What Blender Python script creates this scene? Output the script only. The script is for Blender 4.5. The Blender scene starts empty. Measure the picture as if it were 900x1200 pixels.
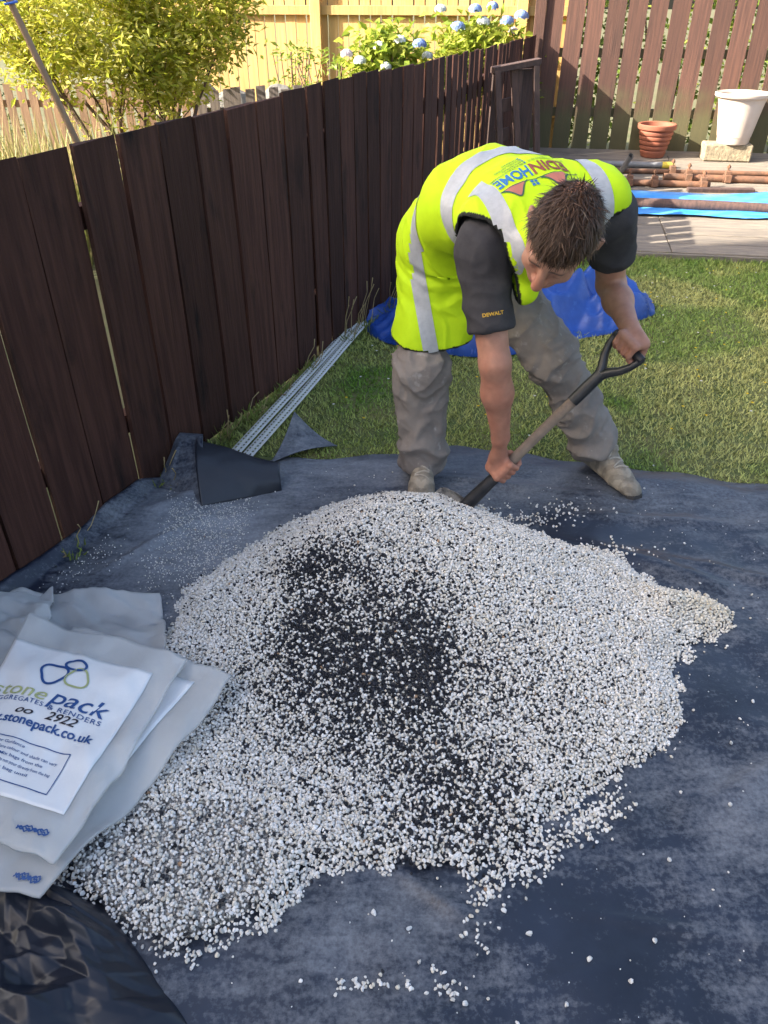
import bpy, bmesh, math, random
import numpy as np
from mathutils import Vector, Matrix
from mathutils.bvhtree import BVHTree

# ------------------------------------------------------------------ camera, sky, sun, exposure
scene = bpy.context.scene
COL = scene.collection
cam_data = bpy.data.cameras.new('camera')
cam_data.sensor_fit = 'VERTICAL'; cam_data.sensor_height = 24.0; cam_data.lens = 18.02
cam_data.clip_start = 0.05; cam_data.clip_end = 400
cam = bpy.data.objects.new('camera', cam_data); COL.objects.link(cam)
cam.location = (0, 0, 1.6); cam.rotation_euler = (math.radians(90 - 34.5), 0, 0)
scene.camera = cam

SUN_ELEV = math.radians(30.4)
SUN_H = Vector((1.0, 0.24, 0)).normalized()            # the way the light travels over the ground
world = bpy.data.worlds.new('World'); scene.world = world; world.use_nodes = True
wn = world.node_tree.nodes; wl = world.node_tree.links
bg = wn.get('Background') or wn.new('ShaderNodeBackground')
sky = wn.new('ShaderNodeTexSky'); sky.sky_type = 'NISHITA'; sky.sun_disc = False
sky.sun_elevation = SUN_ELEV; sky.sun_rotation = math.atan2(-SUN_H.x, -SUN_H.y)
sky.air_density = 1.0; sky.dust_density = 5.0; sky.ozone_density = 0.4
wl.new(sky.outputs[0], bg.inputs[0]); bg.inputs[1].default_value = 0.12
sun_data = bpy.data.lights.new('sun', 'SUN'); sun_data.energy = 5.0; sun_data.angle = math.radians(0.5)
sun_data.color = (1.0, 0.93, 0.80)
sun = bpy.data.objects.new('sun', sun_data); COL.objects.link(sun)
ld = Vector((SUN_H.x * math.cos(SUN_ELEV), SUN_H.y * math.cos(SUN_ELEV), -math.sin(SUN_ELEV)))
sun.rotation_euler = ld.to_track_quat('-Z', 'Y').to_euler()
vs = scene.view_settings
vs.view_transform = 'Standard'; vs.look = 'None'; vs.gamma = 1.0; vs.exposure = 2.05; vs.use_curve_mapping = False

# ------------------------------------------------------------------ helpers
rng = np.random.default_rng(7)
random.seed(7)
_lat = np.random.default_rng(99).random((32, 32, 32)).astype(np.float32)

def noise(x, y, z=0.0):
    """value noise in 0..1"""
    x, y, z = np.broadcast_arrays(np.asarray(x, np.float32), np.asarray(y, np.float32), np.asarray(z, np.float32))
    xi = np.floor(x).astype(np.int64); yi = np.floor(y).astype(np.int64); zi = np.floor(z).astype(np.int64)
    fx = x - xi; fy = y - yi; fz = z - zi
    fx = fx*fx*(3-2*fx); fy = fy*fy*(3-2*fy); fz = fz*fz*(3-2*fz)
    def L(a, b, c): return _lat[(xi+a) & 31, (yi+b) & 31, (zi+c) & 31]
    x00 = L(0,0,0)*(1-fx)+L(1,0,0)*fx; x10 = L(0,1,0)*(1-fx)+L(1,1,0)*fx
    x01 = L(0,0,1)*(1-fx)+L(1,0,1)*fx; x11 = L(0,1,1)*(1-fx)+L(1,1,1)*fx
    return (x00*(1-fy)+x10*fy)*(1-fz)+(x01*(1-fy)+x11*fy)*fz

def fbm(x, y, z=0.0, o=3):
    s = 0; a = 0.5; t = 0
    for i in range(o):
        s = s + a*noise(np.asarray(x)*2**i+i*7.3, np.asarray(y)*2**i+i*3.1, np.asarray(z)*2**i+i*5.7); t += a; a *= .5
    return s/t

def ridge(x, y, z=0.0):
    return 1-np.abs(2*noise(x, y, z)-1)

def smooth01(a, b, x):
    t = np.clip((np.asarray(x)-a)/(b-a), 0, 1); return t*t*(3-2*t)

def link(o, parent=None):
    COL.objects.link(o)
    if parent is not None: o.parent = parent
    return o

def tag(o, label=None, cat=None, group=None, kind=None):
    if label: o['label'] = label
    if cat: o['category'] = cat
    if group: o['group'] = group
    if kind: o['kind'] = kind
    return o

def empty(name, loc=(0, 0, 0), rz=0.0, parent=None):
    o = bpy.data.objects.new(name, None); o.location = loc; o.rotation_euler = (0, 0, rz)
    o.empty_display_size = 0.1
    return link(o, parent)

def mesh_np(name, V, F, mat=None, col=None, smooth=True):
    """mesh from numpy arrays; F is (n,3) or (n,4)"""
    V = np.ascontiguousarray(V, np.float32); F = np.ascontiguousarray(F, np.int32)
    me = bpy.data.meshes.new(name); k = F.shape[1]
    me.vertices.add(len(V)); me.vertices.foreach_set('co', V.ravel())
    me.loops.add(F.size); me.loops.foreach_set('vertex_index', F.ravel())
    me.polygons.add(len(F)); me.polygons.foreach_set('loop_start', np.arange(0, F.size, k, dtype=np.int32))
    me.polygons.foreach_set('loop_total', np.full(len(F), k, np.int32))
    me.update(calc_edges=True)
    me.polygons.foreach_set('use_smooth', np.full(len(F), bool(smooth)))
    if col is not None:
        a = me.color_attributes.new('Col', 'FLOAT_COLOR', 'POINT')
        c = np.ones((len(V), 4), np.float32); c[:, :3] = col
        a.data.foreach_set('color', c.ravel())
    if mat is not None: me.materials.append(mat)
    return me

def obj_np(name, V, F, mat, parent=None, col=None, smooth=True, loc=None):
    if loc is not None: V = np.asarray(V)-np.asarray(loc)
    o = bpy.data.objects.new(name, mesh_np(name, V, F, mat, col, smooth))
    if loc is not None: o.location = loc
    return link(o, parent)

class MB:
    """collects simple shapes into one bmesh"""
    def __init__(s): s.bm = bmesh.new()
    def box(s, c, size, rot=None, bevel=0.0):
        m = Matrix.Translation(c) @ (rot.to_4x4() if rot is not None else Matrix.Identity(4)) @ Matrix.Diagonal((*size, 1))
        r = bmesh.ops.create_cube(s.bm, size=1.0, matrix=m)
        if bevel:
            es = list({e for v in r['verts'] for e in v.link_edges})
            bmesh.ops.bevel(s.bm, geom=es, offset=bevel, segments=1, affect='EDGES')
        return s
    def tube(s, pts, rad, n=10, caps=True, sx=1.0):
        pts = [Vector(p) for p in pts]
        if not hasattr(rad, '__len__'): rad = [rad]*len(pts)
        rings = []; prev = None
        for i, p in enumerate(pts):
            t = (pts[min(i+1, len(pts)-1)]-pts[max(i-1, 0)]).normalized()
            if prev is None:
                a = Vector((0, 0, 1)) if abs(t.z) < .9 else Vector((1, 0, 0)); u = t.cross(a).normalized()
            else: u = (prev-t*prev.dot(t)).normalized()
            prev = u; w = t.cross(u)
            rings.append([s.bm.verts.new(p+(u*math.cos(6.28318*k/n)*sx+w*math.sin(6.28318*k/n))*rad[i]) for k in range(n)])
        for a, b in zip(rings, rings[1:]):
            for k in range(n): s.bm.faces.new((a[k], a[(k+1) % n], b[(k+1) % n], b[k]))
        if caps: s.bm.faces.new(rings[0][::-1]); s.bm.faces.new(rings[-1])
        return s
    def lathe(s, prof, n=32, c=(0, 0, 0)):
        c = Vector(c); rings = []
        for r, z in prof: rings.append([s.bm.verts.new(c+Vector((r*math.cos(6.28318*k/n), r*math.sin(6.28318*k/n), z))) for k in range(n)])
        for a, b in zip(rings, rings[1:]):
            for k in range(n): s.bm.faces.new((a[k], a[(k+1) % n], b[(k+1) % n], b[k]))
        s.bm.faces.new(rings[0][::-1]); s.bm.faces.new(rings[-1])
        return s
    def build(s, name, mat, parent=None, smooth=False, loc=None):
        me = bpy.data.meshes.new(name)
        if loc is not None: bmesh.ops.translate(s.bm, verts=s.bm.verts, vec=-Vector(loc))
        bmesh.ops.recalc_face_normals(s.bm, faces=s.bm.faces); s.bm.to_mesh(me); s.bm.free()
        if smooth:
            me.polygons.foreach_set('use_smooth', [True]*len(me.polygons))
            try: me.set_sharp_from_angle(angle=math.radians(40))
            except Exception: pass
        me.materials.append(mat); o = bpy.data.objects.new(name, me)
        if loc is not None: o.location = loc
        return link(o, parent)

def mat(name, c1, c2=None, scale=8.0, rough=0.7, bump=0.0, bscale=None, stretch=(1, 1, 1), vary=0.0, attr=False, spec=0.5,
        lo=.35, hi=.65, c3=None, scale3=2.0, lo3=.5, hi3=.7, rough2=None, stretch3=(1, 1, 1), trans=0.0, sheen=0.0, coord='Object'):
    m = bpy.data.materials.new(name); m.use_nodes = True
    nt = m.node_tree; N = nt.nodes; Lk = nt.links
    b = N['Principled BSDF']; b.inputs['Roughness'].default_value = rough
    b.inputs['Specular IOR Level'].default_value = spec
    if sheen: b.inputs['Sheen Weight'].default_value = sheen
    tc = N.new('ShaderNodeTexCoord')
    def mapped(st):
        mp = N.new('ShaderNodeMapping'); mp.inputs['Scale'].default_value = st
        Lk.new(tc.outputs[coord], mp.inputs['Vector'])
        if vary:
            oi = N.new('ShaderNodeObjectInfo'); ml = N.new('ShaderNodeVectorMath'); ml.operation = 'SCALE'
            cx = N.new('ShaderNodeCombineXYZ')
            for i in range(3): Lk.new(oi.outputs['Random'], cx.inputs[i])
            Lk.new(cx.outputs[0], ml.inputs[0]); ml.inputs['Scale'].default_value = 37.0
            Lk.new(ml.outputs[0], mp.inputs['Location'])
        return mp.outputs[0]
    def nz(sc, st, det=6):
        t = N.new('ShaderNodeTexNoise'); t.inputs['Scale'].default_value = sc; t.inputs['Detail'].default_value = det
        t.inputs['Roughness'].default_value = .6; Lk.new(mapped(st), t.inputs['Vector']); return t.outputs[0]
    def ramp(x, a, c):
        r = N.new('ShaderNodeMapRange'); r.inputs[1].default_value = a; r.inputs[2].default_value = c; Lk.new(x, r.inputs[0]); return r.outputs[0]
    def mix(f, a, c, mode='MIX'):
        x = N.new('ShaderNodeMix'); x.data_type = 'RGBA'; x.blend_type = mode
        if isinstance(f, float): x.inputs[0].default_value = f
        else: Lk.new(f, x.inputs[0])
        for k, v in ((6, a), (7, c)):
            if isinstance(v, tuple): x.inputs[k].default_value = (*v[:3], 1)
            else: Lk.new(v, x.inputs[k])
        return x.outputs[2]
    cur = tuple(c1)
    if attr:
        at = N.new('ShaderNodeVertexColor'); at.layer_name = 'Col'; cur = at.outputs[0]
    f = None
    if c2 is not None:
        f = ramp(nz(scale, stretch), lo, hi)
        cur = mix(f, cur, tuple(c2), 'MULTIPLY' if attr else 'MIX')
    if c3 is not None:
        g = ramp(nz(scale3, stretch3), lo3, hi3); cur = mix(g, cur, tuple(c3))
        if rough2 is not None:
            rr = N.new('ShaderNodeMapRange'); Lk.new(g, rr.inputs[0]); rr.inputs[3].default_value = rough; rr.inputs[4].default_value = rough2
            Lk.new(rr.outputs[0], b.inputs['Roughness'])
    if vary:
        oi = N.new('ShaderNodeObjectInfo'); hv = N.new('ShaderNodeHueSaturation')
        mr = N.new('ShaderNodeMapRange'); Lk.new(oi.outputs['Random'], mr.inputs[0]); mr.inputs[3].default_value = 1-vary; mr.inputs[4].default_value = 1+vary
        Lk.new(mr.outputs[0], hv.inputs['Value'])
        if isinstance(cur, tuple): hv.inputs['Color'].default_value = (*cur, 1)
        else: Lk.new(cur, hv.inputs['Color'])
        cur = hv.outputs[0]
    if isinstance(cur, tuple): b.inputs['Base Color'].default_value = (*cur, 1)
    else: Lk.new(cur, b.inputs['Base Color'])
    if bump:
        bp = N.new('ShaderNodeBump'); bp.inputs['Strength'].default_value = bump; bp.inputs['Distance'].default_value = .01
        Lk.new(nz(bscale or scale*3, stretch), bp.inputs['Height']); Lk.new(bp.outputs[0], b.inputs['Normal'])
    if trans:
        ts = N.new('ShaderNodeBsdfTranslucent'); ms = N.new('ShaderNodeMixShader'); ms.inputs[0].default_value = trans
        if isinstance(cur, tuple): ts.inputs[0].default_value = (*cur, 1)
        else: Lk.new(cur, ts.inputs[0])
        out = N['Material Output']; Lk.new(b.outputs[0], ms.inputs[1]); Lk.new(ts.outputs[0], ms.inputs[2]); Lk.new(ms.outputs[0], out.inputs[0])
    return m

def crease(u, v, n, seed):
    """crumple: a triangulated random height field, flat facets meeting in creases; about -.5..  .5"""
    wu = .9*(fbm(u*n*.5+seed, v*n*.5, seed, 2)-.5); wv = .9*(fbm(u*n*.5, v*n*.5+seed, seed+3, 2)-.5)
    x = u*n+wu+seed*1.7; y = v*n+wv+seed*2.3; i = np.floor(x).astype(int); j = np.floor(y).astype(int); a = x-i; b = y-j
    def L(p, q): return _lat[(i+p) & 31, (j+q) & 31, seed & 31]
    lo = L(0, 0)+(L(1, 0)-L(0, 0))*a+(L(1, 1)-L(1, 0))*b; hi = L(0, 0)+(L(1, 1)-L(0, 1))*a+(L(0, 1)-L(0, 0))*b
    return np.where(a > b, lo, hi)-.5

def plain_grid(nu, nv):
    i = np.arange(nu*nv).reshape(nu, nv)
    return np.stack([i[:-1, :-1], i[1:, :-1], i[1:, 1:], i[:-1, 1:]], -1).reshape(-1, 4)

def slab(name, P, th, m, parent=None, col=None, smooth=True, loc=None):
    """closed sheet from a (nu,nv,3) grid of points, th thick below"""
    nu, nv, _ = P.shape; n = nu*nv; top = P.reshape(-1, 3); bot = top-np.array([0, 0, th])
    g = plain_grid(nu, nv); F = [g, g[:, ::-1]+n]
    i = np.arange(n).reshape(nu, nv)
    loop = np.concatenate([i[0, :-1], i[:-1, -1], i[-1, :0:-1], i[:0:-1, 0]]); nx = np.roll(loop, -1)
    F.append(np.stack([loop, nx, nx+n, loop+n], -1))
    V = np.concatenate([top, bot])
    c = None if col is None else np.concatenate([col.reshape(-1, 3)]*2)
    return obj_np(name, V, np.concatenate(F), m, parent, c, smooth, loc)

def leaves(centers, dirs, ups, L, W, fold=.25):
    """leaf-shaped quads (two triangles each, folded on the midrib)"""
    n = len(centers); d = dirs/np.linalg.norm(dirs, axis=1, keepdims=True)
    s = np.cross(d, ups); s /= np.linalg.norm(s, axis=1, keepdims=True)+1e-9
    u = np.cross(s, d); L = np.broadcast_to(L, (n,))[:, None]; W = np.broadcast_to(W, (n,))[:, None]
    V = np.stack([centers, centers+d*L*.5+s*W*.5+u*W*fold, centers+d*L, centers+d*L*.5-s*W*.5+u*W*fold], 1).reshape(-1, 3)
    b = np.arange(n)[:, None]*4
    F = np.concatenate([b+np.array([[0, 1, 2]]), b+np.array([[0, 2, 3]])])
    return V, F

def rand_dirs(n):
    v = rng.normal(size=(n, 3)); return v/np.linalg.norm(v, axis=1, keepdims=True)

# ------------------------------------------------------------------ materials
M = {}
M['fence'] = mat('dark_brown_stained_boards', (.040, .0165, .0125), (.074, .032, .023), 9, .85, .5, 26, (6, 6, .35), vary=.34,
                 spec=.22, c3=(.012, .007, .006), scale3=5, lo3=.56, hi3=.72, stretch3=(2, 2, .6))
M['back'] = mat('worn_brown_boards', (.165, .085, .058), (.10, .055, .040), 9, .75, .4, 30, (6, 6, .4), vary=.18)
def moss_mat():
    m = mat('worn_brown_boards_mossy_foot', (.115, .052, .036), (.066, .032, .024), 9, .8, .4, 30, (6, 6, .4), vary=.18)
    nt = m.node_tree; N = nt.nodes; Lk = nt.links; b = N['Principled BSDF']
    src = b.inputs['Base Color'].links[0].from_socket
    tc = N.new('ShaderNodeTexCoord'); sp = N.new('ShaderNodeSeparateXYZ'); Lk.new(tc.outputs['Object'], sp.inputs[0])
    t = N.new('ShaderNodeTexNoise'); t.inputs['Scale'].default_value = 9; Lk.new(tc.outputs['Object'], t.inputs[0])
    ad = N.new('ShaderNodeMath'); ad.operation = 'MULTIPLY_ADD'; Lk.new(t.outputs[0], ad.inputs[0]); ad.inputs[1].default_value = .5; Lk.new(sp.outputs[2], ad.inputs[2])
    r = N.new('ShaderNodeMapRange'); Lk.new(ad.outputs[0], r.inputs[0]); r.inputs[1].default_value = .42; r.inputs[2].default_value = .62; r.inputs[3].default_value = .8; r.inputs[4].default_value = 0
    x = N.new('ShaderNodeMix'); x.data_type = 'RGBA'; Lk.new(r.outputs[0], x.inputs[0]); Lk.new(src, x.inputs[6]); x.inputs[7].default_value = (.085, .085, .035, 1)
    Lk.new(x.outputs[2], b.inputs['Base Color']); return m
M['back'] = moss_mat()
M['pine'] = mat('new_pine_boards', (.52, .34, .13), (.42, .25, .085), 7, .7, .2, 30, (6, 6, .4), vary=.12)
M['picket'] = mat('weathered_picket', (.33, .20, .12), (.22, .13, .08), 9, .8, .3, 30, (6, 6, .4), vary=.2)
M['grey_picket'] = mat('grey_slats', (.20, .16, .14), (.12, .095, .085), 9, .8, .3, 30, (6, 6, .4), vary=.25)
M['deck'] = mat('weathered_grey_timber', (.25, .205, .16), (.14, .12, .10), 8, .85, .5, 30, (.5, 6, 6), vary=.10,
                c3=(.11, .095, .08), scale3=4, lo3=.58, hi3=.75)
M['soil'] = mat('garden_ground', (.075, .085, .03), (.12, .10, .05), 3, .95, .6, 12)
M['lawn'] = mat('lawn_soil', (.070, .105, .026), (.15, .14, .05), 5, .95, .6, 30)
M['grass'] = mat('grass_blades', (1, 1, 1), attr=True, rough=.6, spec=.25, trans=.25)
M['leaf'] = mat('leaves', (1, 1, 1), attr=True, rough=.5, spec=.35, trans=.5)
M['bark'] = mat('bark', (.17, .10, .07), (.10, .06, .045), 14, .9, .6, 30)
M['petal'] = mat('petals', (1, 1, 1), attr=True, rough=.6, spec=.2, trans=.2)
M['terracotta'] = mat('terracotta', (.30, .095, .05), (.23, .075, .045), 9, .7, .15, 40)
M['whitepot'] = mat('white_plastic', (.60, .50, .42), (.50, .41, .34), 5, .5, .05)
M['concrete'] = mat('rough_concrete', (.36, .29, .19), (.20, .165, .11), 22, .95, 1.0, 45)
M['rust'] = mat('rusty_steel', (.21, .095, .05), (.10, .055, .035), 14, .8, .3, 50)
M['galv'] = mat('galvanised_steel', (.22, .22, .225), (.15, .15, .155), 12, .5, .1)
M['yellow_cap'] = mat('yellow_cap', (.62, .46, .05), rough=.5)
M['plank'] = mat('sawn_plank', (.42, .27, .16), (.33, .2, .12), 8, .8, .3, 30, (.5, 6, 6), vary=.1)
M['bluewrap'] = mat('blue_sheet', (.03, .22, .62), (.10, .34, .72), 6, .35, .3, 14, (1, 4, 4))
M['tarp'] = mat('blue_tarpaulin', (.008, .048, .25), (.016, .072, .34), 9, .45, .25, 18, c3=(.04, .12, .42), scale3=22, lo3=.6, hi3=.8)
M['pvc'] = mat('white_pvc', (.88, .88, .87), (.82, .82, .80), 12, .5, .05)
M['wood_old'] = mat('old_brown_timber', (.10, .055, .045), (.05, .03, .026), 9, .8, .4, 30, (6, 6, .5), vary=.2, c3=(.30, .27, .24), scale3=7, lo3=.66, hi3=.8)
M['prop'] = mat('bare_wood_pole', (.34, .22, .13), (.25, .16, .09), 9, .8, .2, 30, (4, 4, .4))
M['rope'] = mat('blue_rope', (.05, .16, .6), rough=.6)
M['rock'] = mat('grey_rock', (.22, .205, .185), (.10, .095, .09), 9, .95, .8, 24)
M['render'] = mat('pale_render', (.55, .52, .47), (.48, .46, .41), 3, .95, .3, 60)
M['roof'] = mat('roof_tiles', (.14, .07, .05), (.09, .05, .04), 6, .9)
M['glass'] = mat('window_glass', (.03, .035, .04), rough=.08)
M['upvc'] = mat('white_upvc', (.75, .75, .74), rough=.4)
# ------------------------------------------------------------------ ground, lawn, decking
g = MB(); g.box((0, 10, -.06), (120, 120, .08)); tag(g.build('ground', M['soil']), kind='structure')

FENCE = [(-1.50, 1.18), (-1.206, 1.831), (.226, 5.0), (1.44, 8.5)]
def fence_x(y):
    return np.interp(y, [p[1] for p in FENCE], [p[0] for p in FENCE]) if np.ndim(y) or y >= 1.18 else -1.50-.452*(1.18-y)

DO = Vector((1.72, 5.52, 0)); DD = Vector((.988, -.156, 0)); DE = Vector((.156, .988, 0))
DROT = math.atan2(DD.y, DD.x); DSL = .065
def deck(s, t, z=0.0):
    p = DO+DD*s+DE*t; return Vector((p.x, p.y, .05+DSL*t+z))

# the lawn: a sheet of soil from the left fence to the decking
nu, nv = 90, 110
uu, vv = np.meshgrid(np.linspace(0, 1, nu), np.linspace(0, 1, nv), indexing='ij')
yf = 5.52-.156*(uu*5-1.7)
Y = -1.2+vv*(yf+1.2+.1); X = fence_x(np.maximum(Y, 1.18))-.03+uu*(4.9-fence_x(np.maximum(Y, 1.18)))
Z = -.004+.016*(fbm(X*2.2, Y*2.2, 3)-.5)
o = slab('lawn', np.stack([X, Y, Z], -1), .05, M['lawn']); tag(o, kind='structure')

# grass on it, thinner where it is worn, longer at the fence and at the decking
n = 210000
gx = rng.uniform(-1.2, 4.2, n); gy = 2.30+3.25*rng.random(n)**.9
keep = (gx > fence_x(gy)+.015) & (gy < 5.50-.158*(gx-1.72)) & (gy > 2.74-.23*gx-.12) & (gx < gy*.72+.2)
gx, gy = gx[keep], gy[keep]; n = len(gx)
tl = (gx-1.72)*.156+(gy-5.52)*.988
edge = np.exp(-np.abs(tl)/.16)+.8*np.exp(-np.abs(gx-fence_x(gy))/.07)
patch = fbm(gx*1.7, gy*1.7, 11, 4); fine = fbm(gx*9, gy*9, 5, 3)
hgt = (.007+.013*rng.random(n))*(.7+.8*fine)+.045*edge*rng.random(n)
ang = rng.uniform(0, 6.283, n); lean = rng.uniform(.3, 1.5, n)
w = (.0022+.0016*rng.random(n))*(1+.22*np.maximum(gy-2.4, 0)); tipx = np.cos(ang)*hgt*lean; tipy = np.sin(ang)*hgt*lean
base = np.stack([gx, gy, np.full(n, -.002)], -1); px_ = np.stack([-np.sin(ang)*w, np.cos(ang)*w, 0*w], -1)
V = np.stack([base-px_, base+px_, base+np.stack([tipx, tipy, hgt], -1)], 1).reshape(-1, 3)
F = np.arange(3*n).reshape(-1, 3)
dry = np.clip(smooth01(.40, .62, patch)*.75+.40*smooth01(.4, 1.9, gx)+.35*(fine-.5)+.25*(rng.random(n)-.5)-edge*.5, 0, 1)[:, None]
gc = (1-dry)*np.array([.14, .265, .034])+dry*np.array([.43, .43, .15])
gc = gc*(.6+.8*rng.random((n, 1)))
o = obj_np('lawn_grass', V, F, M['grass'], col=np.repeat(gc, 3, 0), smooth=False)
tag(o, 'short trodden grass of the lawn between fence, black sheet and decking', 'grass', kind='stuff')

# clover and buttercup heads in the lawn
n = 230
fx = rng.uniform(-.3, 3.4, n); fy = rng.uniform(2.6, 5.3, n)
k = (fx > fence_x(fy)+.1) & (fy > 2.85-.23*fx) & (fy < 5.3-.156*(fx-1.7)); fx, fy = fx[k], fy[k]; n = len(fx)
cc = np.stack([fx, fy, .018+.014*rng.random(n)], -1)
VV, FF, CC = [], [], []; base_i = 0
for kx in range(6):
    a = kx*1.047; d = np.tile([math.cos(a), math.sin(a), .55], (n, 1)); u = np.tile([0, 0, 1.], (n, 1))
    v, f = leaves(cc, d, u, .008, .008, .1); VV.append(v); FF.append(f+base_i); base_i += len(v)
    c = np.where((rng.random(n) < .55)[:, None], np.array([[.75, .52, .02]]), np.array([[.66, .64, .58]])) if kx == 0 else c0
    c0 = c; CC.append(np.repeat(c, 4, 0))
o = obj_np('lawn_flowers', np.concatenate(VV), np.concatenate(FF), M['petal'], col=np.concatenate(CC))
tag(o, 'tiny yellow and white flowers dotted through the lawn', 'flowers', kind='stuff')

# decking of grey boards, rising slightly to the back fence
dk = empty('decking', DO); tag(dk, kind='structure')
bm_meshes = []
drot = Matrix.Rotation(DROT, 3, 'Z') @ Matrix.Rotation(math.atan(DSL), 3, 'X')
for i in range(15):
    t = .1+i*.193; s0 = -1.30+.19*t; joint = s0+1.0+.9*random.random() if i % 2 else 1.0+1.4*random.random()
    for a, b in ((s0, .30 if i < 5 else joint), (.306 if i < 5 else joint+.006, 3.6)):
        m = MB(); m.box((0, 0, 0), (b-a, .186, .03), bevel=.003)
        o = m.build('deck_board', M['deck'], dk); c = deck((a+b)/2, t, -.015+random.uniform(-.002, .002))
        o.location = c-DO; o.rotation_euler = (math.atan(DSL)+random.uniform(-.004, .004), 0, DROT)
m = MB(); m.box((0, 0, 0), (4.9, .028, .09)); o = m.build('deck_fascia', M['deck'], dk)
c = deck(1.15, -.018, -.052); o.location = c-DO; o.rotation_euler = (0, 0, DROT)

# ------------------------------------------------------------------ fences
def board_mesh(name, w, h, th, m, warp=.004, chamfer=.002):
    b = bmesh.new(); bmesh.ops.create_cube(b, size=1.0, matrix=Matrix.Translation((0, 0, h/2)) @ Matrix.Diagonal((w, th, h, 1)))
    es = [e for e in b.edges if abs(e.verts[0].co.z-e.verts[1].co.z) > h*.5]
    bmesh.ops.subdivide_edges(b, edges=es, cuts=4)
    for v in b.verts:
        f = v.co.z/h; v.co.y += warp*math.sin(f*3.0+random.random()*.2); v.co.x += random.uniform(-.0018, .0018)
        if f > .99: v.co.z += random.uniform(-.004, .004)
    me = bpy.data.meshes.new(name); b.to_mesh(me); b.free(); me.materials.append(m); return me

lf = empty('garden_fence', (-1.206, 1.831, 0))
tag(lf, 'low dark brown close-boarded garden fence beside the gravel pile and lawn', 'fence')
o0 = Vector((-1.206, 1.831, 0))
near_boards = [board_mesh('board', .187, 1.0, .018, M['fence'], random.uniform(-.006, .006)) for _ in range(6)]
far_boards = [board_mesh('board', .110, 1.0, .010, M['fence'], random.uniform(-.003, .003)) for _ in range(4)]
pts = [Vector((x, y, 0)) for x, y in FENCE]
L = [0]
for a, b in zip(pts, pts[1:]): L.append(L[-1]+(b-a).length)
def on_fence(s):
    for i in range(len(pts)-1):
        if s <= L[i+1] or i == len(pts)-2:
            d = (pts[i+1]-pts[i]).normalized(); return pts[i]+d*(s-L[i]), math.atan2(d.y, d.x)
s = .1; i = 0
while s < L[-1]-.05:
    p, a = on_fence(s); near = p.y < 3.7
    mid = (not near) and p.y < 5.1
    me = random.choice(near_boards) if near else random.choice(far_boards)
    o = bpy.data.objects.new('board', me); link(o, lf)
    top = np.interp(p.y, [1.8, 3, 4.2, 6, 8.5], [1.205, 1.215, 1.245, 1.225, 1.20])+random.uniform(-.008, .006)
    off = random.uniform(-.003, .003)
    nrm = Vector((math.sin(a), -math.cos(a), 0))
    q = p+nrm*off; o.location = q-o0+Vector((0, 0, .012 if near else 0))
    o.rotation_euler = (random.uniform(-.006, .006), random.uniform(-.006, .006), a+(random.uniform(-.012, .03) if near else random.uniform(-.01, .03) if mid else random.uniform(-.02, .02)))
    wsc = random.uniform(.975, 1.02) if near else (random.uniform(1.25, 1.30) if mid else (1.0 if p.y < 7.3 else 1.34))
    o.scale = (wsc, 1, top-.012 if near else top)
    step = .2 if near else .152
    if (near or mid) and i not in (4, 6):                       # boards on the far side of the rails close the gaps
        p2, a2 = on_fence(s+step/2); q2 = bpy.data.objects.new('board', random.choice(far_boards)); link(q2, lf)
        q2.location = p2+Vector((-math.sin(a2), math.cos(a2), 0))*.078-o0; q2.rotation_euler = (0, 0, a2); q2.scale = (1.05 if near else .8, 1, top-.03)
    s += step
    i += 1
back = Vector((-math.sin(.42), math.cos(.42), 0))
for z in (.28, 1.0):
    for a, b in zip(pts, pts[1:]):
        d = (b-a); m = MB(); m.box((0, 0, 0), (d.length, .045, .07)); o = m.build('rail', M['fence'], lf)
        ang = math.atan2(d.y, d.x); nr = Vector((-math.sin(ang), math.cos(ang), 0))
        o.location = (a+b)/2+nr*.042+Vector((0, 0, z))-o0; o.rotation_euler = (0, 0, ang)
for y in (1.9, 3.7, 5.5, 7.2):
    m = MB(); m.box((0, 0, .58), (.08, .08, 1.16)); o = m.build('post', M['fence'], lf)
    o.location = Vector((float(fence_x(y)), y, 0))+Vector((-.10, .05, 0))-o0; o.rotation_euler = (0, 0, 1.14)

BT = 2.90
bf = empty('back_fence', deck(-.74, BT)); o1 = deck(-.74, BT)
tag(bf, 'tall weathered brown board fence with gaps standing behind the decking', 'fence')
bb = [board_mesh('board', .158, 1.0, .018, M['back'], random.uniform(-.008, .008)) for _ in range(5)]
s = -.60
while s < 2.75:
    o = bpy.data.objects.new('board', random.choice(bb)); link(o, bf)
    o.location = deck(s, BT, -.02)-o1; o.scale = (random.uniform(.95, 1.03), 1, 1.66+random.uniform(-.02, .02))
    o.rotation_euler = (0, random.uniform(-.008, .008), DROT+random.uniform(-.02, .02)); s += .187
for z in (.32, .82, 1.35):
    m = MB(); m.box((0, 0, 0), (3.5, .04, .075)); o = m.build('rail', M['back'], bf); o.location = deck(1.02, BT+.034, z)-o1; o.rotation_euler = (0, 0, DROT)
m = MB(); m.box((0, 0, .9), (.10, .10, 1.8), bevel=.004); o = m.build('post', M['back'], bf); o.location = deck(-.73, BT+.01, -.05)-o1; o.rotation_euler = (0, 0, DROT)
m = MB(); m.box((0, 0, .9), (.10, .10, 1.8), bevel=.004); o = m.build('post', M['back'], bf); o.location = deck(2.0, BT+.10, -.05)-o1; o.rotation_euler = (0, 0, DROT)

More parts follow.
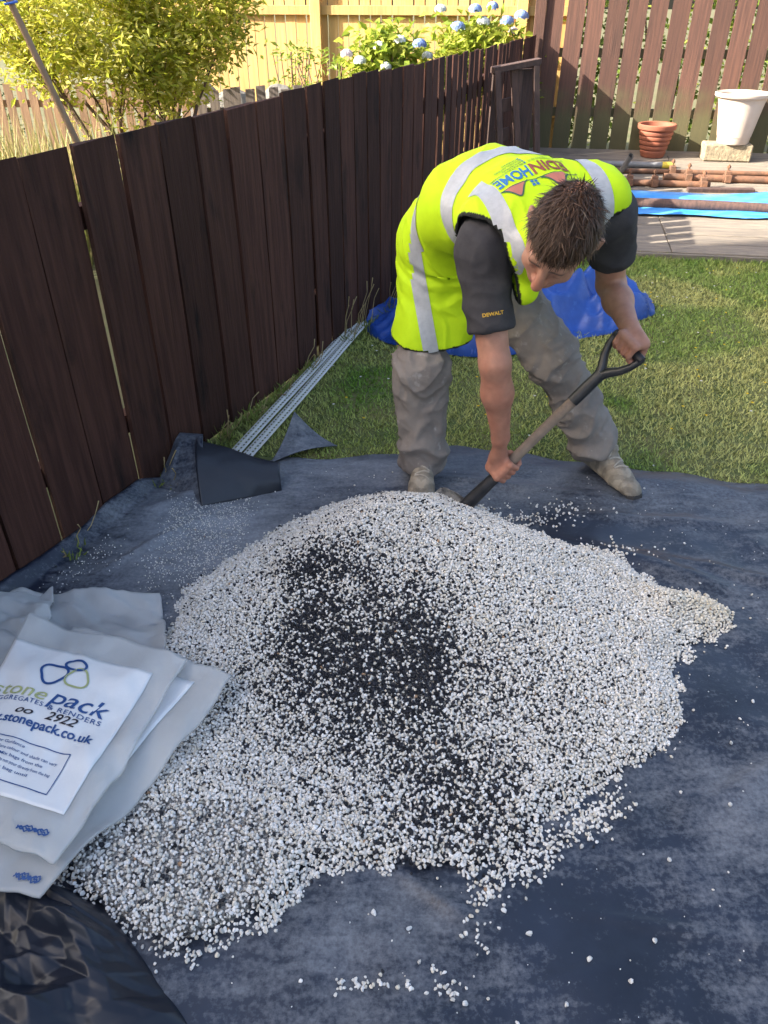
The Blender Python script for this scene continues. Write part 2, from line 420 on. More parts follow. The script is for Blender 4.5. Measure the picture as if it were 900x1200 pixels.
# new pine fence of the next garden
yf0 = deck(-.85, 3.75); yf0.z = .1
yf = empty('pine_fence', yf0); tag(yf, 'new yellow pine board fence behind the blue hydrangeas', 'fence')
pb = [board_mesh('board', .104, 1.0, .016, M['pine'], random.uniform(-.004, .004)) for _ in range(5)]
for i in range(40):
    o = bpy.data.objects.new('board', random.choice(pb)); link(o, yf)
    p = DD*(.5-i*.115)+Vector((0, 0, -.1)); o.location = p; o.scale = (1, 1, 1.95+random.uniform(-.01, .01)); o.rotation_euler = (0, random.uniform(-.004, .004), DROT)
for z in (.35, 1.27):
    m = MB(); m.box((0, 0, 0), (4.7, .045, .085), bevel=.003); o = m.build('rail', M['pine'], yf); o.location = DD*(-1.8)-DE*.032+Vector((0, 0, z)); o.rotation_euler = (0, 0, DROT)
for sx in (.5, -.05, -2.2):
    m = MB(); m.box((0, 0, .95), (.11, .06, 2.1), bevel=.004); o = m.build('post', M['pine'], yf); o.location = DD*sx-DE*.072+Vector((0, 0, -.1)); o.rotation_euler = (0, 0, DROT)

# low picket fence behind the shrub, with older grey slats at its end
def pickets(name, label, x0, x1, y0, y1, top, m, pitch, w):
    r = empty(name, (x0, y0, 0)); tag(r, label, 'fence')
    me = [board_mesh('picket', w, 1.0, .015, m, random.uniform(-.004, .004)) for _ in range(4)]
    d = Vector((x1-x0, y1-y0, 0)); n = int(d.length/pitch); a = math.atan2(d.y, d.x)
    for i in range(n):
        o = bpy.data.objects.new('picket', random.choice(me)); link(o, r); o.location = d*(i/n)
        o.scale = (1, 1, top+random.uniform(-.02, .02)); o.rotation_euler = (0, random.uniform(-.02, .02), a)
    for z in (.25, top-.18):
        q = MB(); q.box((0, 0, 0), (d.length, .035, .06)); o = q.build('rail', m, r); o.location = d/2+Vector((-math.sin(a), math.cos(a), 0))*.028+Vector((0, 0, z)); o.rotation_euler = (0, 0, a)
    return r
pickets('picket_fence', 'low sunlit brown picket fence behind the leafy shrub', -4.6, -1.62, 7.9, 8.0, .87, M['picket'], .105, .072)
pickets('slat_fence', 'short run of old grey slats beyond the dark fence', -1.55, -.35, 7.4, 7.5, .87, M['grey_picket'], .098, .078)

# ------------------------------------------------------------------ plants beyond the fence
def limb(m, p, d, L, r, depth, out):
    pts = [Vector(p)]; d = Vector(d).normalized(); rad = [r]
    for i in range(5):
        d = (d+Vector((random.uniform(-.22, .22), random.uniform(-.22, .22), random.uniform(-.05, .16)))).normalized()
        pts.append(pts[-1]+d*L/5); rad.append(r*(1-.13*(i+1)))
    m.tube(pts, rad, 7 if depth < 2 else 5)
    if depth >= 1: out.extend(pts[2:])
    if depth < 3:
        for k in range(3 if depth else 4):
            i = random.randint(2, 5); nd = (d+Vector((random.uniform(-1, 1), random.uniform(-1, 1), random.uniform(-.2, .8)))).normalized()
            limb(m, pts[i], nd, L*.68, rad[i]*.62, depth+1, out)

def leaf_cloud(tips, per, spread, L, W, cols, up=.3):
    t = np.array([tuple(p) for p in tips]); c = np.repeat(t, per, 0)+rng.normal(0, spread, (len(t)*per, 3))
    d = rand_dirs(len(c)); d[:, 2] = d[:, 2]*.6-.1; u = rand_dirs(len(c))*.8+np.array([0, 0, 1.0])
    V, F = leaves(c, d, u, L*rng.uniform(.6, 1.3, len(c)), W*rng.uniform(.7, 1.2, len(c)))
    cols = np.array(cols); k = rng.integers(0, len(cols), len(c)); cl = cols[k]*rng.uniform(.75, 1.2, (len(c), 1))
    return V, F, np.repeat(cl, 4, 0)

random.seed(21)
tr = empty('leafy_shrub', (-1.62, 6.15, 0)); tag(tr, 'large yellow-green leafy shrub with slanting reddish stems behind the fence', 'shrub')
m = MB(); tips = []
for d, L_ in (((-.55, .1, 1), 1.05), ((-.15, .35, 1), 1.0), ((.12, -.1, 1), .95), ((-.9, -.1, .8), 1.1)): limb(m, (-1.62+random.uniform(-.08, .08), 6.15, 0), d, L_, .034, 0, tips)
o = m.build('trunk', M['bark'], tr, smooth=True); o.location = Vector((1.62, -6.15, 0))
tips = [t for t in tips if t.z > .72] 
extra = []
while len(extra) < 560:
    e = Vector((random.uniform(-2.75, -.95), random.uniform(5.75, 6.8), random.uniform(.75, 2.1)))
    if (((e.x+1.84)/.90)**2+((e.y-6.25)/.55)**2+((e.z-1.45)/.78)**2) < 1 and noise(e.x*3.4, e.y*3.4, e.z*3.4) > .50 and e.z > .95+.22*math.sin(e.x*5+.6) : extra.append(e)
V, F, c = leaf_cloud(tips+extra, 13, .058, .070, .026, [(.46, .46, .05), (.54, .52, .08), (.36, .40, .04), (.62, .57, .16)])
o = obj_np('crown', V-np.array([-1.62, 6.15, 0]), F, M['leaf'], tr, c, smooth=False)

random.seed(5)
dt = empty('conifer', (-4.35, 8.7, 0)); tag(dt, 'dark green bushy conifer standing beyond the picket fence', 'tree')
m = MB(); m.tube([(0, 0, 0), (.02, 0, 1.2), (0, .03, 2.6)], [.07, .05, .015], 8); m.build('trunk', M['bark'], dt, smooth=True)
tp = []
while len(tp) < 700:
    z = random.uniform(.15, 2.6); r = .75*(1-z/2.9)*math.sqrt(random.random()); a = random.uniform(0, 6.283); tp.append((r*math.cos(a), r*math.sin(a), z))
V, F, c = leaf_cloud(tp, 9, .07, .06, .02, [(.02, .055, .02), (.03, .075, .025), (.045, .09, .03)])
obj_np('crown', V, F, M['leaf'], dt, c, smooth=False)

# tall dry grass by the picket fence
n = 900; cx = rng.normal(-2.55, .42, n); cy = rng.normal(5.6, .28, n); hh = rng.uniform(.55, 1.0, n); a = rng.uniform(0, 6.283, n); ln = rng.uniform(.05, .35, n)
base = np.stack([cx, cy, np.full(n, -.03)], -1); tip = base+np.stack([np.cos(a)*ln*hh, np.sin(a)*ln*hh, hh], -1); midp = (base+tip)/2+np.stack([-np.cos(a)*.04, -np.sin(a)*.04, hh*.04], -1)
wd = np.stack([-np.sin(a)*.006, np.cos(a)*.006, 0*a], -1)
V = np.stack([base-wd, base+wd, midp+wd, midp-wd, tip], 1).reshape(-1, 3); b5 = np.arange(n)[:, None]*5
F = np.concatenate([b5+np.array([[0, 1, 2]]), b5+np.array([[0, 2, 3]]), b5+np.array([[3, 2, 4]])])
cl = np.array([[.34, .29, .11], [.24, .25, .07], [.42, .36, .17]])[rng.integers(0, 3, n)]
tag(obj_np('tall_dry_grass', V, F, M['grass'], col=np.repeat(cl, 5, 0), smooth=False), 'tall straw-coloured grass growing beyond the dark fence', 'grass', kind='stuff')

# hydrangeas: leaves and separate flower heads
def hydrangea(loc, label, wx, heads, seed):
    random.seed(seed); r = empty('hydrangea', loc); tag(r, label, 'hydrangea', 'hydrangeas beyond the fence')
    tp = []
    while len(tp) < 170:
        e = (random.gauss(0, wx*.5), random.gauss(0, .16), random.uniform(.5, 1.22))
        if abs(e[0]) < wx and e[2] < 1.24-.16*(e[0]/wx)**2: tp.append(e)
    V, F, c = leaf_cloud(tp, 11, .07, .115, .062, [(.32, .38, .05), (.42, .46, .08), (.22, .30, .035)])
    obj_np('leaves', V, F, M['leaf'], r, c, smooth=False)
    m = MB()
    for k in range(9): m.tube([(random.gauss(0, wx*.25), random.gauss(0, .05), 0), (random.gauss(0, wx*.4), random.gauss(0, .1), .55), (random.gauss(0, wx*.55), random.gauss(0, .12), 1.05)], [.012, .009, .006], 5)
    m.build('stems', M['bark'], r)
    for hx, hy, hz, hr, cc in heads:
        hr *= .78; nn = 130; d = rand_dirs(nn); d[:, 2] = np.abs(d[:, 2])*1.1-.25; p = d*hr*np.array([1, 1, .75])
        VV, FF, bi = [], [], 0
        for q in range(2):
            t = np.cross(d, rand_dirs(nn)); v, f = leaves(p-t*.012, t, d, .03, .026, .08); VV.append(v); FF.append(f+bi); bi += len(v)
        cl = np.array(cc)*rng.uniform(.8, 1.15, (nn, 1)); cl = np.concatenate([np.repeat(cl, 4, 0)]*2)
        obj_np('flower_head', np.concatenate(VV), np.concatenate(FF), M['petal'], r, cl, smooth=False).location = (hx, hy, hz)
BL, WH, PK = (.24, .34, .60), (.62, .66, .66), (.60, .52, .58)
hydrangea((.92, 8.85, .04), 'hydrangea bush with blue flower heads next to the fence corner', .55,
          [(.38, -.2, 1.31, .085, BL), (.24, -.25, 1.27, .08, BL), (.02, -.2, 1.26, .08, WH), (-.22, -.22, 1.22, .09, BL), (-.05, -.1, 1.36, .08, BL), (.12, -.05, 1.38, .07, BL), (-.38, -.1, 1.36, .07, WH), (.33, -.1, 1.18, .06, PK)], 3)
hydrangea((.02, 8.35, .0), 'hydrangea bush with mostly whitish flower heads farther from the corner', .38,
          [(-.36, -.2, 1.07, .07, PK), (-.24, -.25, 1.02, .07, WH), (-.06, -.2, 1.13, .075, WH), (.12, -.2, 1.18, .07, WH), (.30, -.25, 1.15, .08, BL), (.38, -.1, 1.05, .06, WH), (.0, -.3, .98, .06, WH)], 9)
# small leafy plants between slats and pine fence
def herb(loc, label, h, nst, seed):
    random.seed(seed); r = empty('leafy_plant', loc); tag(r, label, 'plant'); tp = []; m = MB()
    for k in range(nst):
        dx, dy = random.gauss(0, .18), random.gauss(0, .1); p = [Vector((dx*.3*i, dy*.3*i, h*i/4)) for i in range(5)]; m.tube(p, .005, 4); tp += p[2:]
    m.build('stems', M['bark'], r); V, F, c = leaf_cloud(tp, 9, .045, .075, .035, [(.24, .30, .05), (.18, .26, .04)]); obj_np('leaves', V, F, M['leaf'], r, c, smooth=False)
herb((-.92, 8.75, 0), 'low leafy plant in front of the pine fence post', 1.05, 9, 4)
herb((-.5, 8.5, 0), 'bright green sprawling plant between rockery and hydrangeas', .98, 10, 6)

# hedge on the far side of the back fence
hd = empty('hedge', deck(1.0, 4.3, -.3)); tag(hd, 'yellow-green hedge glimpsed through the gaps of the back fence', 'hedge')
tp = [(random.uniform(-2.0, 2.2), random.gauss(0, .16), random.uniform(.15, 1.75)) for _ in range(620)]
tp = [q for q in tp if noise(q[0]*2.1, q[1]*2, q[2]*2.1) > .44]
V, F, c = leaf_cloud(tp, 14, .085, .09, .05, [(.20, .27, .04), (.30, .34, .06), (.13, .19, .03)]); obj_np('leaves', V, F, M['leaf'], hd, c, smooth=False)
m = MB()
for k in range(12): m.tube([(-1.9+.34*k, 0, 0), (-1.85+.34*k, .05, .7), (-1.9+.34*k+random.uniform(-.2, .2), 0, 1.5)], [.02, .014, .006], 6)
m.build('stems', M['bark'], hd)

# rockery stones behind the slats
for i, (x, y, z, sx, sy, sz) in enumerate([(-1.45, 8.1, .30, .34, .24, .50), (-.98, 8.05, .32, .32, .22, .48), (-.62, 8.0, .28, .30, .2, .50), (-.3, 7.9, .28, .26, .18, .48), (-1.8, 8.5, .32, .30, .2, .52)]):
    b = bmesh.new(); bmesh.ops.create_icosphere(b, subdivisions=3, radius=1)
    for v in b.verts:
        q = v.co.copy(); f = .78+.45*float(fbm(q.x*1.3+i*5, q.y*1.3, q.z*1.3)); v.co = Vector((q.x*sx*f, q.y*sy*f, q.z*sz*f))
    me = bpy.data.meshes.new('rock'); b.to_mesh(me); b.free(); me.materials.append(M['rock'])
    o = bpy.data.objects.new('rock', me); link(o); o.location = (x, y, z)
    tag(o, ['broad pale rockery stone behind the grey slats nearest the shrub', 'tall pale rockery stone behind the middle of the grey slats', 'medium rockery stone behind the grey slats beside the leafy plants', 'smallest rockery stone at the hydrangea end of the grey slats', 'rockery stone half hidden behind the leafy shrub'][i], 'rock', 'rockery stones')

# leaning clothes prop with a scrap of blue line
m = MB(); pa, pb_ = Vector((-1.42, 4.6, -.02)), Vector((-1.93, 4.6, 1.75))
m.tube([pa, pa.lerp(pb_, .5)+Vector((.006, 0, 0)), pb_], [.019, .018, .016], 10); r = m.build('clothes_prop', M['prop'], smooth=True, loc=pa)
tag(r, 'thin wooden clothes prop leaning beyond the dark fence', 'pole')
m = MB(); q = pa.lerp(pb_, .87); m.tube([q+Vector((-.02, -.03, -.004)), q+Vector((.02, -.025, .002)), q+Vector((.025, .02, .006)), q+Vector((-.02, .025, .01)), q+Vector((-.03, -.01, .012)), q+Vector((-.2, .05, .03)), q+Vector((-.5, .1, .02)), q+Vector((-1.1, .2, .0))], .006, 6)
o = m.build('line_scrap', M['rope'], r); o.location = -pa

# unseen neighbouring house, placed so that its shade covers the lawn
h = empty('house', (-10, -1, 0)); h.location.y = -1.95; tag(h, 'unseen neighbouring house, pale rendered with tiled roof, placed to shade the lawn', 'house')
m = MB(); m.box((0, -1.4, 2.7), (7.6, 11.4, 5.5)); m.build('wall', M['render'], h)
b = bmesh.new(); x0, x1, y0, y1 = -4.1, 4.1, -7.4, 4.5
vsx = [b.verts.new(p) for p in ((x0, y0, 5.4), (x1, y0, 5.4), (x1, y1, 5.4), (x0, y1, 5.4), (0, y0, 8.2), (0, y1, 8.2))]
for f in ((0, 1, 4), (2, 3, 5), (1, 2, 5, 4), (3, 0, 4, 5), (3, 2, 1, 0)): b.faces.new([vsx[i] for i in f])
me = bpy.data.meshes.new('roof'); b.to_mesh(me); b.free(); me.materials.append(M['roof']); link(bpy.data.objects.new('roof', me), h)
for yy in (-5, -2.4, 0.2, 2.6):
    for zz in (1.5, 4.1):
        m = MB(); m.box((3.81, yy, zz), (.06, 1.1, 1.3)); w = m.build('window', M['upvc'], h); m = MB(); m.box((3.842, yy, zz), (.01, .96, 1.16)); m.build('pane', M['glass'], w)
# ------------------------------------------------------------------ things on the decking
def pot(name, label, loc, prof, m):
    b = MB(); b.lathe(prof, 40); o = b.build(name, m, smooth=True); o.location = loc; return tag(o, label, 'flowerpot')
T = [(.0, 0), (.120, 0), (.128, .012)]
for k in range(5): z = .03+k*.048; r = .130+k*.0115; T += [(r, z), (r+.009, z+.012), (r+.009, z+.034), (r+.001, z+.043)]
T += [(.184, .275), (.203, .283), (.207, .30), (.207, .325), (.198, .333), (.180, .328), (.172, .27), (.13, .05), (.0, .045)]
pot('terracotta_pot', 'ribbed terracotta flowerpot standing against the brown back fence', deck(.46, 2.66, .0), [(r*.86, z*.86) for r, z in T], M['terracotta'])
blk = MB(); blk.box((0, 0, .075), (.43, .21, .15), bevel=.012); o = blk.build('concrete_block', M['concrete'])
o.location = deck(1.12, 2.62, -.004); o.rotation_euler = (0, 0, DROT); tag(o, 'rough concrete block under the white flowerpot', 'block')
T = [(.0, 0), (.135, 0), (.142, .012), (.150, .10), (.158, .16), (.163, .165), (.168, .25), (.176, .255), (.184, .315), (.194, .32), (.212, .375), (.238, .385), (.245, .395), (.245, .415), (.236, .42), (.212, .405), (.15, .06), (.0, .05)]
pot('white_pot', 'wide white plastic flowerpot standing on the concrete block', deck(1.16, 2.62, .145), T, M['whitepot'])

def pole(name, label, s0, t0, s1, t1, r, m, z=0.0, group='scaffold tubes on the decking', clamps=(), mc=None, cap=None, lift=0.0):
    a, b = deck(s0, t0, r+z), deck(s1, t1, r+z+lift)
    root = empty(name, a); tag(root, label, 'pole', group)
    x = MB(); d = (b-a); u = d.normalized()
    x.tube([Vector((0, 0, 0)), d], r, 16, caps=False); x.tube([d*.0005, d*.9995], r*.82, 16, caps=False)
    x.build('tube', m, root, smooth=True)
    for f in clamps:
        q = MB(); c = d*f; rot = u.to_track_quat('X', 'Z').to_matrix()
        q.tube([c-u*.03, c+u*.03], r*1.28, 14); q.box(c+Vector((0, -.01, r*1.5)), (.05, .06, .045), rot, .004)
        q.tube([c+Vector((0, 0, r)), c+Vector((0, 0, r+.085))], .008, 8); q.tube([c+Vector((0, 0, r+.055)), c+Vector((0, 0, r+.075))], .016, 6)
        q.box(c+Vector((0, -r*1.4, r*.2)), (.055, .03, .06), rot, .004)
        q.build('coupler', mc or M['rust'], root)
    if cap:
        q = MB(); q.tube([d-u*.10, d+u*.002], r*1.08, 16); q.build('end_cap', cap, root, smooth=True)
    return root
pole('scaffold_tube', 'dark rusty scaffold tube with couplers partly in shade on the decking', -.4, 1.63, .82, 1.62, .027, M['rust'], clamps=(.45, .62, .95))
pole('scaffold_tube', 'sunlit tan scaffold tube with couplers behind the blue sheet', .46, 1.83, 2.5, 1.80, .03, M['rust'], clamps=(.10, .26, .62, .70))
pole('scaffold_tube', 'grey scaffold tube with a yellow end band near the back fence', -.5, 2.22, .60, 2.24, .026, M['galv'], cap=M['yellow_cap'])
pole('scaffold_tube', 'short steel tube pointing up from the decking behind the man', .12, 2.02, .16, 1.86, .024, M['galv'], lift=.16)
pole('scaffold_tube', 'thin rusty tube lying between the grey tube and the tan tube', .05, 2.02, 1.75, 2.08, .02, M['rust'], clamps=(.3,))
for s0, t0, ln_, a_, lab in ((.62, 1.50, .55, .10, 'short timber offcut lying between the tubes and the blue sheet'), (1.35, 1.66, .8, -.04, 'brown timber batten lying under the tan scaffold tube'), (1.5, 2.3, .7, .08, 'pale timber batten lying in front of the concrete block')):
    q = MB(); q.box((ln_/2, 0, .015), (ln_, .06, .03), bevel=.002); o = q.build('timber_batten', M['plank'] if s0 == 1.5 else M['wood_old']); o.location = deck(s0, t0, .001); o.rotation_euler = (math.atan(DSL)*.95, 0, DROT+a_); tag(o, lab, 'timber')
x = empty('timber_pole', deck(-.1, .93, .05)); tag(x, 'brown round timber pole lying across the blue sheet', 'pole', 'poles on the blue sheet')
q = MB(); a = deck(-.1, .93, .05); q.tube([deck(-.15, .93, .055)-a, deck(.6, .915, .06)-a, deck(1.3, .90, .055)-a, deck(2.5, .86, .06)-a], [.038, .04, .037, .035], 12); q.build('shaft', M['wood_old'], x, smooth=True)
for i, (s0, t0, w, lab) in enumerate(((2.02, 2.40, .15, 'longer sawn plank lying on the decking by the white pot'), (2.08, 2.02, .15, 'sawn plank lying nearer the scaffold tubes'))):
    q = MB(); q.box((.6, 0, .022), (1.2, w, .044), bevel=.003); o = q.build('plank', M['plank']); o.location = deck(s0-.12*i, t0, .001); o.rotation_euler = (math.atan(DSL)*.9, 0, DROT+.02-.05*i); tag(o, lab, 'plank')
q = MB(); q.box((.6, 0, .022), (1.2, .13, .044), bevel=.003); o = q.build('plank', M['plank']); o.location = deck(2.04, 2.43, .047); o.rotation_euler = (math.atan(DSL)*.9, 0, DROT-.02); tag(o, 'sawn plank stacked on top of the longer plank', 'plank')

# crumpled blue plastic sheet on the decking
nu, nv = 120, 36; u, v = np.meshgrid(np.linspace(0, 1, nu), np.linspace(0, 1, nv), indexing='ij')
s = -.25+2.9*u; wob = .05*np.sin(u*9)+.03*np.sin(u*23+1)
t0 = .76+.08*smooth01(.3, .5, u)+wob*.6-.12*smooth01(.5, .8, u); t1 = 1.42+.05*np.sin(u*7+2)+.10*smooth01(.35, .55, u)
t = t0+(t1-t0)*v; z = .006+.035*ridge(s*1.2, t*9+.6*np.sin(s*3), 2)*np.sin(np.pi*np.clip(v, .02, .98))**.5+.012*fbm(s*9, t*14, 4)
P = np.stack([DO.x+DD.x*s+DE.x*t, DO.y+DD.y*s+DE.y*t, .052+DSL*t+z], -1)
tag(slab('blue_plastic_sheet', P, .003, M['bluewrap'], loc=(float(P[60, 18, 0]), float(P[60, 18, 1]), .15)), 'bright blue plastic sheet spread along the decking under the timber pole', 'plastic sheet')

# weathered folding trestle leaning at the fence corner
tb = Vector((.87, 6.30, 0.10)); st = empty('wooden_trestle', tb); tag(st, 'old brown wooden trestle leaning against the fence corner behind the man', 'trestle')
ax = Vector((.90, .25, 0)).normalized(); ay = Vector((-ax.y, ax.x, 0))
def bar(name, p0, p1, w, th, mm):
    q = MB(); p0 = ax*p0[0]*.72+ay*p0[1]*.6+Vector((0, 0, p0[2]*1.24)); p1 = ax*p1[0]*.72+ay*p1[1]*.6+Vector((0, 0, p1[2]*1.24)); d = p1-p0
    zx = d.normalized(); side = ax-zx*ax.dot(zx)
    if side.length < .2: side = Vector((0, 0, 1))
    side.normalize(); nn = zx.cross(side); rot = Matrix((zx, side, nn)).transposed(); q.box((p0+p1)/2, (d.length, w, th), rot, .003); return q.build(name, mm, st)
bar('top_rail', (-.14, .02, .80), (.36, .02, .84), .04, .075, M['wood_old'])
bar('leg', (-.10, -.02, .80), (.03, -.16, 0), .045, .03, M['wood_old']); bar('leg', (.31, -.02, .82), (.44, -.16, 0), .045, .03, M['wood_old'])
bar('leg', (.10, .05, .80), (.30, -.02, 0), .05, .03, M['wood_old']); bar('leg', (-.08, .08, .8), (-.10, .12, 0), .045, .03, M['wood_old'])
bar('leg', (.16, .05, .80), (.20, .12, 0), .06, .025, M['wood_old']); bar('panel', (.24, .09, .80), (.27, .12, .02), .16, .02, M['wood_old'])
for z in (.12, .28, .44, .60): bar('slat', (-.09, .10, z), (.12, .10, z+.02), .09, .02, M['wood_old'])

# ------------------------------------------------------------------ black plastic sheet under the gravel
def sheet_mat():
    m = mat('black_damp_proof_sheet', (.009, .0130, .024), (.018, .025, .044), 5, .36, .10, 60, spec=.5)
    nt = m.node_tree; N = nt.nodes; Lk = nt.links; b = N['Principled BSDF']; src = b.inputs['Base Color'].links[0].from_socket
    tc = N.new('ShaderNodeTexCoord')
    at = N.new('ShaderNodeVertexColor'); at.layer_name = 'Col'; sp = N.new('ShaderNodeSeparateColor'); Lk.new(at.outputs[0], sp.inputs[0])
    def nz(sc, rot, st, det=8):
        mp = N.new('ShaderNodeMapping'); mp.inputs['Scale'].default_value = st; mp.inputs['Rotation'].default_value = (0, 0, rot); Lk.new(tc.outputs['Object'], mp.inputs[0])
        t = N.new('ShaderNodeTexNoise'); t.inputs['Scale'].default_value = sc; t.inputs['Detail'].default_value = det; t.inputs['Roughness'].default_value = .68; Lk.new(mp.outputs[0], t.inputs[0]); return t.outputs[0]
    def math_(op, a, c, k=None):
        x = N.new('ShaderNodeMath'); x.operation = op
        for i, q in enumerate((a, c) if k is None else (a, c, k)):
            if isinstance(q, (int, float)): x.inputs[i].default_value = q
            else: Lk.new(q, x.inputs[i])
        return x.outputs[0]
    broad = nz(2.6, 0, (1, 1, 1)); smear = nz(6, .6, (1, 2.2, 1), 10); speck = nz(85, 0, (1, 1, 1), 3); smear2 = nz(11, -.8, (1, 3.4, 1), 10)
    v = math_('ADD', math_('MULTIPLY', broad, .62), math_('MULTIPLY', smear, .66)); v = math_('ADD', v, math_('MULTIPLY', smear2, .62))
    v = math_('ADD', v, math_('MULTIPLY', speck, .75)); v = math_('SUBTRACT', v, .15); v = math_('ADD', v, math_('MULTIPLY', sp.outputs[0], .55))
    r = N.new('ShaderNodeMapRange'); Lk.new(v, r.inputs[0]); r.inputs[1].default_value = 1.12; r.inputs[2].default_value = 1.86; r.inputs[3].default_value = .0; r.inputs[4].default_value = .66
    x = N.new('ShaderNodeMix'); x.data_type = 'RGBA'; Lk.new(r.outputs[0], x.inputs[0]); Lk.new(src, x.inputs[6]); x.inputs[7].default_value = (.36, .385, .425, 1)
    Lk.new(x.outputs[2], b.inputs['Base Color'])
    rr = N.new('ShaderNodeMapRange'); Lk.new(r.outputs[0], rr.inputs[0]); rr.inputs[1].default_value = 0; rr.inputs[2].default_value = .5; rr.inputs[3].default_value = .33; rr.inputs[4].default_value = .8; Lk.new(rr.outputs[0], b.inputs['Roughness'])
    return m
M['sheet'] = sheet_mat()
M['sheet_clean'] = mat('clean_black_plastic', (.012, .015, .022), (.020, .024, .034), 5, .34, .08, 30)

def sheet_z(x, y):
    """wrinkles of the sheet lying on the lawn"""
    r = np.zeros_like(x)
    for (x0, y0, x1, y1, amp, w) in ((.55, 2.15, 1.15, 1.83, .030, .045), (.85, 2.05, 1.6, 1.75, .022, .03), (.30, .86, 1.2, .68, .010, .012), (.6, 2.28, 1.3, 2.2, .016, .03), (-.05, 2.6, .9, 2.35, .012, .03),
                                    (.2, .80, .0, .95, .014, .02), (-.9, 2.25, -.45, 2.6, .02, .03), (-.95, 1.9, -.6, 2.3, .015, .02), (.55, 1.0, 1.3, 1.35, .008, .02), (-.2, .55, .5, .75, .008, .015)):
        dx, dy = x1-x0, y1-y0; l2 = dx*dx+dy*dy; tt = np.clip(((x-x0)*dx+(y-y0)*dy)/l2, 0, 1)
        d = np.hypot(x-x0-tt*dx, y-y0-tt*dy)+.02*(noise(x*9, y*9, 1)-.5); r = r+amp*np.exp(-(d/w)**2)*np.sin(np.pi*np.clip(tt, .03, .97))
    return .020+.012*fbm(x*4, y*4, 8)+.006*ridge(x*5+y*2, y*7-x*3, 2)+.016*crease(x, y, 4.5, 12)+.006*crease(x, y, 11, 14)+r

nu, nv = 330, 250; u, v = np.meshgrid(np.linspace(0, 1, nu), np.linspace(0, 1, nv), indexing='ij')
yfar = np.interp(-1.2+3.4*u, [-1.2, -.75, -.45, 0, .1, 1.47, 2.2], [2.55, 2.70, 2.71, 2.79, 2.785, 2.47, 2.30])+.012*np.sin(u*60)+.02*(fbm(u*14, 0*u, 3)-.5)
Y = .25+(yfar-.25)*v; xl = fence_x(np.maximum(Y, 1.18))+.012-.0*Y; X = xl+(2.25-xl)*u
Z = sheet_z(X, Y); dl = X-xl; Z = Z+.028*smooth01(.07, 0, dl)*(.5+1.0*noise(Y*7, 0*Y, 5))+.03*np.maximum(crease(X, Y, 9, 3), 0)*smooth01(.2, .05, dl); Z = Z*smooth01(-.02, .05, 1-v)+.006*(1-smooth01(-.02, .05, 1-v))
dust = 1.0*np.exp(-(((X+.62)/.38)**2+((Y-2.15)/.45)**2))+.55*np.exp(-(((X+.1)/.5)**2+((Y-2.6)/.16)**2))+.35*np.exp(-(((X-.55)/.3)**2+((Y-2.45)/.15)**2))+.42*np.exp(-(((X+.02)/.22)**2+((Y-.80)/.12)**2))+.40*np.exp(-(((X-.95)/.25)**2+((Y-1.05)/.22)**2))+.25*np.exp(-(((X-1.1)/.35)**2+((Y-2.2)/.25)**2))
dust = dust-.55*np.exp(-(((X-.75)/.32)**2+((Y-2.08)/.13)**2))-.35*np.exp(-(((X-.42)/.16)**2+((Y-.80)/.12)**2))-.3*smooth01(.16, .02, dl)
o = slab('black_plastic_sheet', np.stack([X, Y, Z], -1), .004, M['sheet'], col=np.stack([dust, dust, dust], -1))
ps = o; tag(ps, 'dusty black plastic sheet spread over the lawn under the gravel', 'plastic sheet')
# the turned-over corner and the point that sticks up
nu, nv = 36, 26; u, v = np.meshgrid(np.linspace(0, 1, nu), np.linspace(0, 1, nv), indexing='ij')
A, B, C_, D_ = [np.array(q) for q in ((-.725, 2.60, .155), (-.395, 2.52, .085), (-.385, 2.435, .020), (-.668, 2.325, .026))]
P = (A*(1-u[..., None])+B*u[..., None])*(1-v[..., None])+(D_*(1-u[..., None])+C_*u[..., None])*v[..., None]
P[..., 2] += .035*np.sin(np.pi*v)*(1-.4*u)+.012*(fbm(u*3, v*3, 6)-.5)+.006*ridge(u*4+v, v*2, 3); P[..., 1] -= .02*np.sin(np.pi*v)
slab('turned_corner', P, .003, M['sheet_clean'], ps)
A, B, C_ = [np.array(q) for q in ((-.373, 2.872, .135), (-.455, 2.64, .022), (-.195, 2.80, .012))]
P = A*(1-v[..., None])+(B*(1-u[..., None])+C_*u[..., None])*v[..., None]; P[..., 2] += .02*np.sin(np.pi*u)*v-.02*np.sin(np.pi*v)
cs = np.full((nu, nv), .25)+.3*noise(u*6, v*6); slab('raised_point', P, .003, M['sheet'], ps, col=np.stack([cs]*3, -1))
nu2 = 30; u, v = np.meshgrid(np.linspace(0, 1, nu2), np.linspace(0, 1, 20), indexing='ij')
A, B, C_, D_ = [np.array(q) for q in ((-.80, 2.66, .15), (-.70, 2.62, .165), (-.66, 2.34, .03), (-.86, 2.46, .03))]
P = (A*(1-u[..., None])+B*u[..., None])*(1-v[..., None])+(D_*(1-u[..., None])+C_*u[..., None])*v[..., None]; P[..., 2] += .03*ridge(u*3, v*2, 2)*np.sin(np.pi*v)
slab('turned_corner', P, .003, M['sheet'], ps, col=np.full((nu2, 20, 3), .2))

